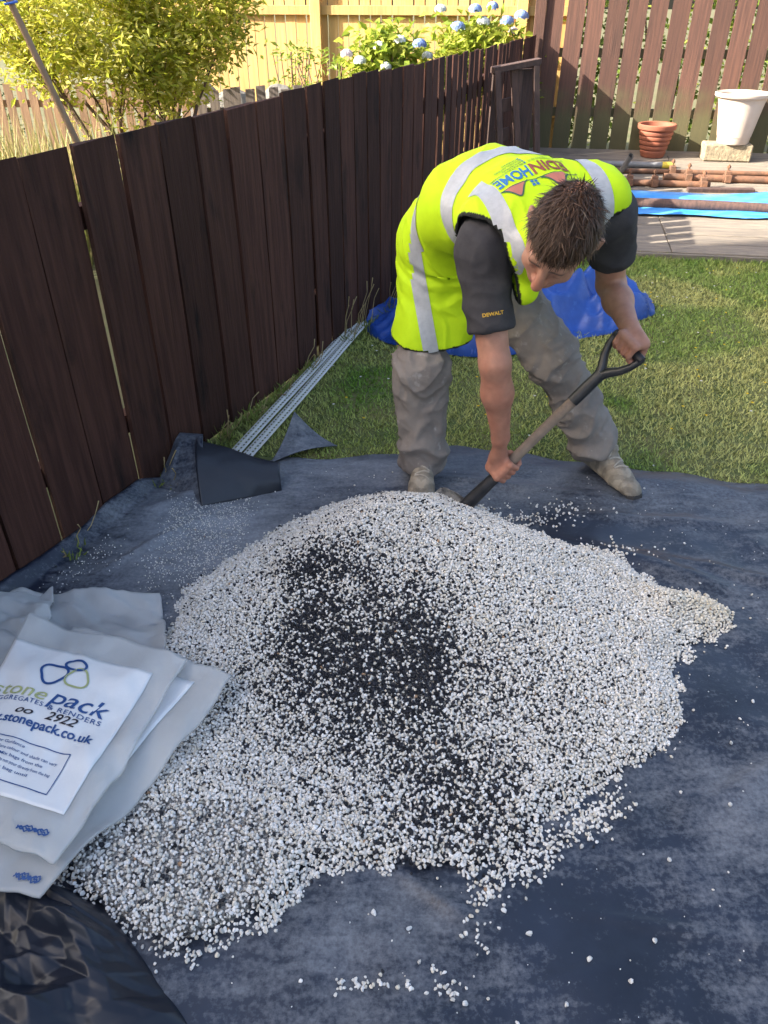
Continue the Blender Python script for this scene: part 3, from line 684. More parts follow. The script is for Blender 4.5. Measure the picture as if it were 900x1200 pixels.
# ------------------------------------------------------------------ gravel
OUT = np.array([(-.62, 1.66), (-.615, 1.82), (-.54, 1.94), (-.45, 2.07), (-.34, 2.20), (-.18, 2.33), (.02, 2.40), (.22, 2.38), (.36, 2.30), (.44, 2.20), (.58, 2.11), (.765, 2.0), (.865, 1.86), (1.0, 1.80), (1.055, 1.75), (1.03, 1.70), (.96, 1.65), (.86, 1.59), (.79, 1.49),
    (.785, 1.40), (.76, 1.33), (.66, 1.22), (.51, 1.145), (.40, 1.08), (.30, .985), (.21, .93), (.15, .925), (.05, .93), (-.05, .945), (-.16, .93), (-.19, .87), (-.22, .835), (-.30, .79), (-.39, .75), (-.50, .77), (-.60, .83), (-.69, .90), (-.74, 1.05), (-.72, 1.25), (-.70, 1.45)])
def inside(x, y):
    r = np.zeros(x.shape, bool); j = len(OUT)-1
    for i in range(len(OUT)):
        (xi, yi), (xj, yj) = OUT[i], OUT[j]; r ^= ((yi > y) != (yj > y)) & (x < (xj-xi)*(y-yi)/(yj-yi+1e-12)+xi); j = i
    return r
def edge_d(x, y):
    d = np.full(x.shape, 9.0)
    for i in range(len(OUT)):
        a = OUT[i]; b = OUT[(i+1) % len(OUT)]; dx, dy = b-a; t = np.clip(((x-a[0])*dx+(y-a[1])*dy)/(dx*dx+dy*dy), 0, 1); d = np.minimum(d, np.hypot(x-a[0]-t*dx, y-a[1]-t*dy))
    return np.where(inside(x, y), d, -d)
GX, GY = np.meshgrid(np.linspace(-.95, 1.3, 226), np.linspace(.55, 2.55, 201), indexing='ij')
ED = edge_d(GX, GY)
_h = .19*np.exp(-(((GX-.10)/.50)**2+((GY-1.88)/.46)**2)**1.25)+.045*np.exp(-(((GX-.08)/.17)**2+((GY-2.16)/.16)**2))+.035*np.exp(-(((GX-.45)/.28)**2+((GY-1.55)/.26)**2))+.05*np.exp(-(((GX-.90)/.10)**2+((GY-1.74)/.08)**2))
_h = _h+.020*(fbm(GX*5, GY*5, 2)-.5)*smooth01(.02, .2, ED)+.028
_h = np.maximum(np.minimum(_h, np.maximum(ED, 0)*.62+.004), .002)
HF = np.where(ED > 0, _h, -.01)
def bil(A, x, y):
    fx = np.clip((x+.95)/2.25*225, 0, 224.99); fy = np.clip((y-.55)/2.0*200, 0, 199.99); i = fx.astype(int); j = fy.astype(int); a = fx-i; b = fy-j
    return A[i, j]*(1-a)*(1-b)+A[i+1, j]*a*(1-b)+A[i, j+1]*(1-a)*b+A[i+1, j+1]*a*b
def pile_z(x, y): return np.maximum(bil(HF, x, y), 0)+sheet_z(x, y)

def ico(sub):
    b = bmesh.new(); bmesh.ops.create_icosphere(b, subdivisions=sub, radius=1); V = np.array([v.co[:] for v in b.verts]); F = np.array([[v.index for v in f.verts] for f in b.faces]); b.free(); return V, F
ICO1, ICO2 = ico(1), ico(2)
def stones(x, y, z, r, col, base, variants=24, rough=.22):
    """irregular chips; returns one vertex / face / colour block"""
    bV, bF = base; n = len(x); nvv = len(bV)
    shapes = []
    for k in range(variants):
        s = bV*(1+rough*(rng.random((nvv, 1))-.5)*2); 
        for q in range(3):                                   # knock flats off it
            d = rand_dirs(1)[0]; lim = rng.uniform(.55, .85); t = s@d; s = s-np.outer(np.maximum(t-lim, 0), d)
        shapes.append(s)
    S = np.array(shapes)[rng.integers(0, variants, n)]
    sc = np.stack([rng.uniform(.8, 1.25, n), rng.uniform(.65, 1.05, n), rng.uniform(.55, .9, n)], -1)*r[:, None]
    S = S*sc[:, None, :]
    q = rng.normal(size=(n, 4)); q /= np.linalg.norm(q, axis=1, keepdims=True); w, a, b, c = q.T
    R = np.stack([1-2*(b*b+c*c), 2*(a*b-c*w), 2*(a*c+b*w), 2*(a*b+c*w), 1-2*(a*a+c*c), 2*(b*c-a*w), 2*(a*c-b*w), 2*(b*c+a*w), 1-2*(a*a+b*b)], -1).reshape(n, 3, 3)
    V = np.einsum('nij,nvj->nvi', R, S)+np.stack([x, y, z], -1)[:, None, :]
    F = (np.arange(n)*nvv)[:, None, None]+bF[None]
    return V.reshape(-1, 3), F.reshape(-1, 3), np.repeat(col, nvv, 0)
def black_share(x, y):
    g = lambda cx, cy, sx, sy, a, r=0: a*np.exp(-((((x-cx)*math.cos(r)+(y-cy)*math.sin(r))/sx)**2+((-(x-cx)*math.sin(r)+(y-cy)*math.cos(r))/sy)**2))
    b = .060+g(-.11, 1.62, .19, .24, .50)+g(.03, 1.34, .19, .20, .52)+g(.10, 1.15, .17, .13, .30)+g(-.2, 1.80, .14, .12, .30)+g(.20, 1.04, .15, .12, .38)+g(-.24, 1.45, .14, .16, .26)+g(.08, 1.46, .10, .14, .40)+g(.30, 1.35, .22, .2, .12)+g(.1, 2.15, .2, .16, .08)+g(-.45, .95, .25, .15, .02)
    b = b-.07*smooth01(.55, .9, x)
    return np.clip(b*(.55+.9*noise(x*9, y*9, 3)), .015, .80)
def stone_cols(x, y, bias=0):
    n = len(x); k = rng.random(n); bl = k < black_share(x, y)+bias
    wv = np.array([[.70, .675, .63], [.76, .745, .72], [.62, .595, .54], [.65, .595, .50], [.55, .525, .485]])[rng.choice(5, n, p=[.36, .30, .16, .10, .08])]
    warm = smooth01(.7, .95, x)[:, None]*np.exp(-((y-1.75)/.1)**2)[:, None]; wv = wv*(1-warm*np.array([[.02, .07, .18]]))
    c = np.where(bl[:, None], np.array([[.012, .013, .018]])*rng.uniform(.7, 2.2, (n, 1)), wv*rng.uniform(.85, 1.1, (n, 1)))
    tan = rng.random(n) < .0022; c[tan] = np.array([.36, .23, .14]); return c
M['stone'] = mat('stone_chips', (1, 1, 1), attr=True, rough=.75, spec=.35, bump=.25, bscale=220, c2=(.86, .86, .87), scale=160, lo=.3, hi=.7)
VV, FF, CC, bi = [], [], [], 0
def put(b):
    global bi
    VV.append(b[0]); FF.append(b[1]+bi); CC.append(b[2]); bi += len(b[0])
for layer, (sp, dz) in enumerate(((.0069, -.0027), (.0079, .0010))):
    gx, gy = np.meshgrid(np.arange(-.9, 1.2, sp), np.arange(.6, 2.5, sp), indexing='ij'); x = gx.ravel()+rng.uniform(-.5, .5, gx.size)*sp; y = gy.ravel()+rng.uniform(-.5, .5, gx.size)*sp
    e = bil(ED, x, y)+.014+.045*(noise(x*22, y*22, 9)-.5)+.02*(noise(x*60, y*60, 2)-.5)
    # the lower-left spread is only one loose layer, sheet shows between the chips
    thin = smooth01(-.18, -.32, x)*smooth01(1.16, 1.0, y)
    kp = (e > 0) & (rng.random(len(x)) < np.where(thin > .5, (.62 if layer == 0 else .30), 1.0)) & (rng.random(len(x)) < smooth01(-.012, .03, e)+.25)
    x, y = x[kp], y[kp]; r = rng.uniform(.0034, .0060, len(x))*np.where(rng.random(len(x)) < .08, 1.2, 1)
    zz = pile_z(x, y)+dz+.002+rng.uniform(-.002, .0025, len(x)); col = stone_cols(x, y); nr = y < 1.12
    # heap wholly hidden beneath later chips keeps the cheap shape
    if layer == 1:
        put(stones(x[nr], y[nr], zz[nr], r[nr], col[nr], ICO2)); put(stones(x[~nr], y[~nr], zz[~nr], r[~nr], col[~nr], ICO1, rough=.14))
    else: put(stones(x, y, zz, r, col, ICO1, rough=.14))
V = np.concatenate(VV); F = np.concatenate(FF); C = np.concatenate(CC)
o = obj_np('gravel_pile', V, F, M['stone'], col=C, smooth=False, loc=(.1, 1.6, 0)); gp = o
tag(gp, 'low heap of white and black stone chips on the black sheet', 'gravel', kind='stuff')
# the body of the heap under the loose chips
gi, gj = np.meshgrid(np.arange(226), np.arange(201), indexing='ij'); P = np.stack([GX, GY, np.where(ED > .03, HF-.004, -.03)+sheet_z(GX, GY)-.004*(ED <= .03)], -1)
M['stonebed'] = mat('packed_chips', (.48, .46, .43), (.10, .10, .10), 150, .9, 1.0, 200, lo=.42, hi=.58)
q = obj_np('heap_core', P.reshape(-1, 3)-np.array([.1, 1.6, 0]), plain_grid(226, 201)[:, :], M['stonebed'], gp); q['kind'] = 'stuff'

# chips strewn round the heap, dust-fine grit by the fence
VV, FF, CC, bi = [], [], [], 0
def strew(x, y, r, bias=-.06):
    put(stones(x, y, sheet_z(x, y)+r*.55, r, stone_cols(x, y, bias), ICO1, rough=.14))
n = 9000; x = rng.uniform(-.9, 1.35, n); y = rng.uniform(.55, 2.6, n); e = bil(ED, x, y); lo = 1/(1+np.exp(-(fbm(x*6, y*6, 4)-.52)*14))
kp = (e < .0) & (rng.random(n) < np.exp(e/.035)*.75*lo+.004) & (fence_x(np.maximum(y, 1.2))+.05 < x); strew(x[kp], y[kp], rng.uniform(.003, .0056, kp.sum()))
t = rng.random(520); a = np.interp(t, [0, .45, 1], [.198, .345, .568]); b = np.interp(t, [0, .45, 1], [.872, .968, 1.112]); strew(a+rng.normal(0, .017, 520), b+rng.normal(0, .020, 520), rng.uniform(.0035, .0062, 520))
for cx, cy, sx, sy, k in ((-.06, .70, .028, .008, 30), (.03, .695, .035, .008, 12), (.115, .685, .016, .010, 20), (.18, .80, .014, .03, 18), (.10, .72, .012, .008, 9), (.62, 2.30, .09, .03, 60), (.55, 2.22, .07, .02, 45), (.47, 2.25, .06, .02, 50), (.80, 2.05, .08, .04, 40)):
    strew(rng.normal(cx, sx, k), rng.normal(cy, sy, k), rng.uniform(.003, .0060, k))
n = 7000; x = rng.normal(-.66, .22, n); y = rng.normal(2.14, .30, n); kp = (x > fence_x(np.maximum(y, 1.2))+.10) & (y < 2.62) & (bil(ED, x, y) < 0) & (rng.random(n) < smooth01(.35, .6, fbm(x*7, y*4, 6))); strew(x[kp], y[kp], rng.uniform(.0012, .0030, kp.sum()), -.2)
n = 500; x = rng.uniform(-.3, 1.6, n); y = rng.uniform(.6, 2.6, n); kp = (bil(ED, x, y) < 0) & (y < 2.7-.23*x); strew(x[kp], y[kp], rng.uniform(.0012, .0026, kp.sum()), -.2)
o = obj_np('scattered_chips', np.concatenate(VV), np.concatenate(FF), M['stone'], col=np.concatenate(CC), smooth=False)
tag(o, 'stray white chips and fine grit strewn over the black sheet', 'gravel', kind='stuff')
# the larger single pebbles on the bare sheet
single = [(.29, .79), (.40, .74), (.20, .76), (.245, .835), (.34, .66), (.54, .78), (.62, .95), (.70, 1.12), (.33, .90), (.87, 1.26), (.80, 1.08), (.15, .66), (.245, .63), (.47, .70), (.05, .80), (-.02, .835)]
M['pebble'] = mat('white_pebble', (.66, .66, .65), (.56, .55, .53), 90, .75, .3, 200, vary=.1)
pm = []
for k in range(5):
    v, f, c = stones(np.zeros(1), np.zeros(1), np.zeros(1), np.array([.0060]), np.ones((1, 3)), ICO2); pm.append(mesh_np('pebble', v, f, M['pebble'], None, False))
for i, (a, b) in enumerate(single):
    o = bpy.data.objects.new('pebble', pm[i % 5]); link(o); o.location = (a, b, float(sheet_z(np.array([a]), np.array([b]))[0])+.004); o.rotation_euler = (random.random()*6, random.random()*6, random.random()*6)
    tag(o, 'single white pebble lying on the bare black sheet', 'pebble', 'stray pebbles on the sheet')

# ------------------------------------------------------------------ empty stone sacks
def film(name, c, alpha, rough):
    m = mat(name, c, tuple(k*.86 for k in c), 6, rough, .6, 16, coord='Object'); N = m.node_tree.nodes; Lk = m.node_tree.links
    out = N['Material Output']; b = N['Principled BSDF']; tr_ = N.new('ShaderNodeBsdfTransparent'); tl_ = N.new('ShaderNodeBsdfTranslucent'); tl_.inputs[0].default_value = (*c, 1)
    m1 = N.new('ShaderNodeMixShader'); m1.inputs[0].default_value = .35; Lk.new(b.outputs[0], m1.inputs[1]); Lk.new(tl_.outputs[0], m1.inputs[2])
    m2 = N.new('ShaderNodeMixShader'); m2.inputs[0].default_value = alpha; Lk.new(tr_.outputs[0], m2.inputs[1]); Lk.new(m1.outputs[0], m2.inputs[2]); Lk.new(m2.outputs[0], out.inputs[0]); return m
M['film'] = film('milky_polythene', (.70, .72, .73), .60, .28)
M['panel'] = mat('white_printed_panel', (.66, .68, .70), (.60, .62, .64), 5, .42, .15, 20)
M['ink_blue'] = mat('blue_ink', (.012, .06, .21), rough=.5)
M['ink_green'] = mat('olive_ink', (.33, .37, .17), rough=.5)
M['ink_black'] = mat('black_marker', (.015, .012, .02), rough=.4)

def text_mesh(s, size=1.0, shear=0.0, bold=0.0, spacing=1.0):
    cu = bpy.data.curves.new('text', 'FONT'); cu.body = s; cu.size = size; cu.shear = shear; cu.offset = bold; cu.space_character = spacing; cu.resolution_u = 4
    ob = bpy.data.objects.new('text', cu); COL.objects.link(ob); dg = bpy.context.evaluated_depsgraph_get()
    me = ob.evaluated_get(dg).to_mesh(); b = bmesh.new(); b.from_mesh(me); bmesh.ops.triangulate(b, faces=b.faces)
    V = np.array([v.co[:] for v in b.verts]).reshape(-1, 3); F = np.array([[v.index for v in f.verts] for f in b.faces]).reshape(-1, 3)
    b.free(); ob.evaluated_get(dg).to_mesh_clear(); COL.objects.unlink(ob); bpy.data.objects.remove(ob); bpy.data.curves.remove(cu)
    return V, F
def ring_mesh(pts, w, closed=True):
    """flat outline of width w round a list of 2-D points"""
    p = np.array(pts, float); n = len(p)
    t = (np.roll(p, -1, 0)-np.roll(p, 1, 0)) if closed else np.gradient(p, axis=0)
    t /= np.linalg.norm(t, axis=1, keepdims=True)+1e-9; nn = np.stack([-t[:, 1], t[:, 0]], -1)*w/2
    V = np.concatenate([p+nn, p-nn]); V = np.c_[V, np.zeros(2*n)]; m = n if closed else n-1
    F = np.array([[i, (i+1) % n, n+(i+1) % n, n+i] for i in range(m)]); return V, F

class Sack:
    def put(s, o, parent=None): o.parent = parent or s.root; o.matrix_parent_inverse = Matrix.Translation(-s.root.location) if parent is None else Matrix.Identity(4)
    def pos(s, u, v, dz):
        A, B, C, D = s.c; x = (A[0]*(1-u)+B[0]*u)*(1-v)+(D[0]*(1-u)+C[0]*u)*v; y = (A[1]*(1-u)+B[1]*u)*(1-v)+(D[1]*(1-u)+C[1]*u)*v
        z = s.z0(u, v) if callable(s.z0) else s.z0
        z = z+s.amp*(fbm(u*3.2, v*3.2, s.seed, 2)-.5)*2+s.amp*.35*ridge(u*4+v*2.2, v*3-u*2, s.seed+1)+s.amp*.75*crease(u, v, 6, s.seed+2)+s.amp*.35*crease(u, v, 14, s.seed+4)
        eg = np.clip(np.maximum(np.abs(2*u-1), np.abs(2*v-1)), 0, 1.05)**6; z = z+s.amp*1.1*(noise(u*5+s.seed, v*5, 3)-.35)*eg
        return np.stack([x, y, z+dz], -1)
    def rect(s, name, u0, v0, u1, v1, dz, m, n=30):
        u, v = np.meshgrid(np.linspace(u0, u1, n), np.linspace(v0, v1, n), indexing='ij'); o = slab(name, s.pos(u, v, dz), .0008, m); s.put(o); return o
    def flat(s, name, V, F, f, dz, m, parent):
        u, v = f(V[:, 0], V[:, 1]); o = obj_np(name, s.pos(u, v, dz), F, m, smooth=False); o.parent = s.root; o.matrix_parent_inverse = Matrix.Translation(-s.root.location); return o
C0 = [(-1.19, 1.80), (-.675, 1.80), (-.585, 1.45), (-1.05, 1.36)]
def mk(name, label, corners, zf, seed, amp):
    s = Sack.__new__(Sack); s.c = [np.array(q, float) for q in corners]; s.z0 = zf; s.seed = seed; s.amp = amp
    s.root = empty(name, (float((s.c[0]+s.c[2])[0]/2), float((s.c[0]+s.c[2])[1]/2), 0)); tag(s.root, label, 'sack', 'empty sacks on the gravel')
    nu = 64; u, v = np.meshgrid(np.linspace(0, 1, nu), np.linspace(0, 1, nu), indexing='ij')
    ru = .055*(fbm(v*5, v*0, seed, 4)-.5)*np.clip(2*np.abs(u-.5), 0, 1)**3; rv = .055*(fbm(u*5, u*0, seed+3, 4)-.5)*np.clip(2*np.abs(v-.5), 0, 1)**3
    # rounded corners
    cu, cv = 2*u-1, 2*v-1; pin = 1-.018*(cu*cu*cv*cv)**2; u2 = (cu*pin+1)/2+ru; v2 = (cv*pin+1)/2+rv
    s.put(slab('film', s.pos(u2, v2, 0), .006, M['film'])); return s
sc_ = mk('stone_sack', 'clear crumpled polythene sack lowest in the pile of sacks', C0, lambda u, v: .045+.02*(1-u), 31, .038)
sd_ = mk('stone_sack', 'crumpled polythene sack against the fence behind the other sacks', [(-1.36, 1.74), (-1.0, 1.80), (-.93, 1.52), (-1.25, 1.40)], lambda u, v: .075+.0*u, 12, .040)
sb_ = mk('stone_sack', 'milky stone sack whose white panel shows beneath the top sack', [(-.875, 1.604), (-.382, 1.402), (-.685, .82), (-1.073, .936)], lambda u, v: .090+.010*(1-v)+.008*u, 17, .022)
pn = sb_.rect('printed_panel', .08, .09, .84, .80, .0022, M['panel'])
sa_ = mk('stone_sack', 'topmost white-panelled stone sack with printed lettering and marker writing', [(-.998, 1.612), (-.509, 1.450), (-.655, .878), (-1.009, .978)], lambda u, v: .134+.014*np.sin(np.pi*u)*np.sin(np.pi*v), 5, .020)
U0, V0, U1, V1 = .005, .14, .865, .84
sa_.rect('printed_panel', U0, V0, U1, V1, .0022, M['panel'], 40)
def on_panel(x, y): return U0+(U1-U0)*x, V0+(V1-V0)*y
def ptext(s, x0, x1, y, h, m, shear=0, bold=0, arc=0.0, spacing=1.0, up=.0):
    V, F = text_mesh(s, 1.0, shear, bold, spacing); w = V[:, 0].max()-V[:, 0].min(); mx = V[:, 0].min(); k = (x1-x0)/w
    V = np.c_[x0+(V[:, 0]-mx)*k, V[:, 1]*h]
    return sa_.flat('print', V, F, lambda a, b: on_panel(a, y-b-arc*4*((a-x0)/(x1-x0)-.5)**2*-1+up*(a-x0)), .0042, m, None)
ptext('stone', .035, .455, .405, .115, M['ink_green'], .25, .004)
ptext('pack', .475, .885, .405, .150, M['ink_blue'], .25, .006)
ptext('AGGREGATES', .06, .46, .445, .042, M['ink_blue'], 0, .004, spacing=1.15)
ptext('& RENDERS', .50, .875, .452, .045, M['ink_blue'], 0, .004, spacing=1.15)
ptext('www.stonepack.co.uk', -.0, .90, .585, .080, M['ink_blue'], 0, .022)
ptext('2922', .52, .74, .515, .080, M['ink_black'], .3, .012); ptext('oo', .30, .43, .52, .07, M['ink_black'], .4, .012)
def blob(cx, cy, rx, ry, tri, rot, m, w=.017):
    a = np.linspace(0, 2*np.pi, 40, endpoint=False); r = 1+tri*np.cos(3*(a-rot)); p = np.stack([cx+rx*r*np.cos(a), cy+ry*r*np.sin(a)], -1); V, F = ring_mesh(p, w)
    return sa_.flat('logo', V, F, lambda x, y: on_panel(x, y), .0042, m, None)
blob(.405, .205, .088, .075, .14, 1.57, M['ink_blue']); blob(.515, .100, .072, .042, .03, .3, M['ink_blue']); blob(.575, .195, .075, .068, .12, -1.57, M['ink_green'], .014)
def pline(pts, w, m):
    P = []
    for (a, b), (c, d) in zip(pts, pts[1:]):
        P += [(a+(c-a)*t, b+(d-b)*t) for t in np.linspace(0, 1, 14)]
    V, F = ring_mesh(P, w, False); return sa_.flat('print', V, F, lambda x, y: on_panel(x, y), .0042, m, None)
pline([(.03, .675), (.815, .675), (.815, .925), (.03, .925), (.03, .675)], .006, M['ink_blue'])
for i, (s, x1) in enumerate((('Print Usage / User Guidance', .50), ('Natural stone, therefore colour and shade can vary', .76), ('between batches. Mix bags from the', .68), ('batch numbers where stated. Do not pour directly from the bag', .76), ('retain label of this bag until', .62), ('contract completion.', .40))):
    ptext(s, .05, x1, .715+i*.038, .026, M['ink_blue'], 0, .006)
def squiggle(s, u0, v0, u1, v1, m):
    t = np.linspace(0, 1, 40); 
    for k in range(3):
        p = np.stack([u0+(u1-u0)*t, v0+(v1-v0)*t+.004*np.sin(t*13+k*1.9)+.003*np.sin(t*41+k)+.006*(k-1)], -1); V, F = ring_mesh(p, .006, False); o = obj_np('print', s.pos(V[:, 0], V[:, 1], .0035), F, m, smooth=False); s.put(o)
squiggle(sa_, .66, .93, .86, .925, M['ink_blue']); squiggle(sb_, .80, .955, .94, .95, M['ink_blue']); squiggle(sb_, .79, .38, .81, .46, M['ink_black'])

# ------------------------------------------------------------------ black refuse sack in the corner
nu = 150; u, v = np.meshgrid(np.linspace(0, 1, nu), np.linspace(0, 1, nu), indexing='ij')
c4 = [np.array(q) for q in ((-.93, .88), (-.60, .875), (-.325, .60), (-.80, .30))]
X = (c4[0][0]*(1-u)+c4[1][0]*u)*(1-v)+(c4[3][0]*(1-u)+c4[2][0]*u)*v; Y = (c4[0][1]*(1-u)+c4[1][1]*u)*(1-v)+(c4[3][1]*(1-u)+c4[2][1]*u)*v
dome = np.clip(np.sin(np.pi*np.clip(u, 0, 1))*np.sin(np.pi*np.clip(v*.9+.05, 0, 1)), 0, 1)**.5
w1 = fbm(u*3+5, v*3, 9)-.5; w2 = fbm(u*3, v*3+9, 4)-.5
Z = .02+dome*(.085+.10*crease(u, v, 4, 3)+.060*crease(u, v, 8, 8)+.012*crease(u, v, 19, 5))
M['bin_bag'] = mat('glossy_black_polythene', (.008, .011, .020), rough=.36, spec=.4)
tag(slab('refuse_sack', np.stack([X, Y, Z], -1), .003, M['bin_bag'], loc=(-.66, .66, 0)), 'crumpled glossy black plastic sack in front of the stone sacks', 'sack')

# ------------------------------------------------------------------ white perforated beads along the fence
def bead(label, p0, p1, w, seed):
    p0, p1 = Vector(p0), Vector(p1); d = p1-p0; n = int(d.length/.006); ux = d.normalized(); uy = ux.cross(Vector((0, 0, 1)))
    prof = [(-.5, .0), (-.36, .004), (-.30, .004), (-.16, .004), (-.10, .004), (-.04, .012), (.04, .012), (.10, .004), (.16, .004), (.30, .004), (.36, .004), (.5, .0)]
    b = bmesh.new(); G = [[b.verts.new(ux*(i*d.length/n)+uy*(a*w)+Vector((0, 0, z+.003*math.sin(i*.02+seed)))) for a, z in prof] for i in range(n+1)]
    for i in range(n):
        for k in range(len(prof)-1):
            if k in (2, 8) and (i//2+k) % 2 == 0: continue
            b.faces.new((G[i][k], G[i+1][k], G[i+1][k+1], G[i][k+1]))
    r = bmesh.ops.solidify(b, geom=b.faces[:], thickness=.0015)
    me = bpy.data.meshes.new('perforated_bead'); bmesh.ops.recalc_face_normals(b, faces=b.faces); b.to_mesh(me); b.free(); me.materials.append(M['pvc'])
    o = bpy.data.objects.new('perforated_bead', me); link(o); o.location = p0; tag(o, label, 'edging strip', 'white perforated beads')
bead('white perforated plastic bead lying close against the dark fence', (-.610, 2.69, .030), (-.165, 4.17, .03), .050, 1)
bead('white perforated plastic bead lying on the lawn side of its twin', (-.560, 2.67, .027), (-.115, 4.15, .028), .050, 3)

# ------------------------------------------------------------------ blue tarpaulin heap on the lawn
BO = np.array([(-.13, 4.30), (-.08, 4.02), (.10, 3.86), (.31, 3.78), (.60, 3.74), (.86, 3.80), (1.02, 3.95), (1.16, 4.02), (1.32, 4.10), (1.40, 4.22), (1.58, 4.36), (1.66, 4.58), (1.56, 4.80), (1.30, 4.90), (.9, 4.86), (.4, 4.72), (.08, 4.55)])
cx, cy = .72, 4.32; na, nr = 260, 70
aa, rr = np.meshgrid(np.linspace(0, 2*np.pi, na), np.linspace(0, 1, nr), indexing='ij')
ang = np.arctan2(BO[:, 1]-cy, BO[:, 0]-cx) % (2*np.pi); od = np.argsort(ang); rad = np.hypot(BO[:, 0]-cx, BO[:, 1]-cy)
R = np.interp(aa, np.r_[ang[od]-2*np.pi, ang[od], ang[od]+2*np.pi], np.tile(rad[od], 3)); R = R*(1+.16*(fbm(np.cos(aa)*3+4, np.sin(aa)*3+4, 2, 4)-.5)*rr)
X = cx+np.cos(aa)*R*rr; Y = cy+np.sin(aa)*R*rr
dome = (1-rr**3.0); w1 = fbm(X*2.2, Y*2.2, 3)-.5
Z = .008+dome*(.085+.20*np.exp(-(((X-1.22)/.34)**2+((Y-4.5)/.25)**2))+.20*np.exp(-(((X-.05)/.22)**2+((Y-4.22)/.24)**2))+.07*np.exp(-(((X-.75)/.4)**2+((Y-4.3)/.25)**2)))*(.55+.45*ridge(X*2.6+w1*2, Y*4.2+w1*2, 5))+dome**.3*(.035*ridge(X*5+w1*3, Y*9-X*3, 2)**2+.26*crease(X, Y, 3.4, 6)+.20*crease(X, Y, 6.5, 9)+.05*crease(X, Y, 15, 11)+.07*ridge(X*2.1+w1*3, Y*3.4-X*1.2, 8)**7+.05*ridge(X*4.4-Y*2+w1*4, Y*3.0+X*2, 3)**8)
Z = np.maximum(Z, .006)
tag(slab('blue_tarpaulin', np.stack([X, Y, Z], -1), .002, M['tarp'], loc=(cx, cy, 0)), 'crumpled royal blue tarpaulin lying on the lawn behind the man', 'tarpaulin')

# ------------------------------------------------------------------ weeds and dry stalks at the fence foot
random.seed(14)
M['straw'] = mat('dry_stalk', (.34, .25, .12), (.26, .2, .09), 20, .8)
for i, (y, h, k) in enumerate(((2.50, .16, 4), (2.87, .14, 6), (3.05, .10, 5), (3.55, .14, 6), (3.95, .22, 6), (4.12, .26, 5), (2.05, .12, 3), (4.4, .2, 5), (3.3, .1, 4))):
    x = float(fence_x(y))+.035; r = empty('dry_weed', (x, y, 0)); tag(r, {2.50: 'dry weed stalks at the fence foot behind the turned-over sheet corner', 2.05: 'dry weed stalks between the fence and the dusty sheet', 4.12: 'tall dry weed stalks at the far end of the white beads', 3.95: 'tall dry weed stalks at the far end of the white beads', 4.4: 'dry weed stalks at the fence foot beside the blue tarpaulin'}.get(y, 'short dry weed stalks at the fence foot along the white beads'), 'weed', 'weeds along the dark fence')
    m = MB()
    for q in range(k):
        a = random.uniform(-.8, .8); p = [Vector((random.uniform(-.01, .05), random.uniform(-.05, .05), 0))]
        for j in range(4): p.append(p[-1]+Vector((random.uniform(-.002, .03), a*.05+random.uniform(-.012, .012), h/4*random.uniform(.7, 1.2))))
        m.tube(p, [.0022, .002, .0018, .0016, .0028], 4)
    m.build('stalks', M['straw'], r)
    n = 26; c = np.stack([rng.uniform(0, .06, n), rng.uniform(-.07, .07, n), rng.uniform(0, h*.35, n)], -1); d = rand_dirs(n); d[:, 2] = np.abs(d[:, 2])+.6
    V, F = leaves(c*np.array([1, 1, .3]), d, rand_dirs(n), .06, .007, .1); obj_np('blades', V, F, M['grass'], r, np.tile([[.16, .2, .045]], (len(V), 1))*rng.uniform(.7, 1.6, (len(V), 1)), smooth=False)
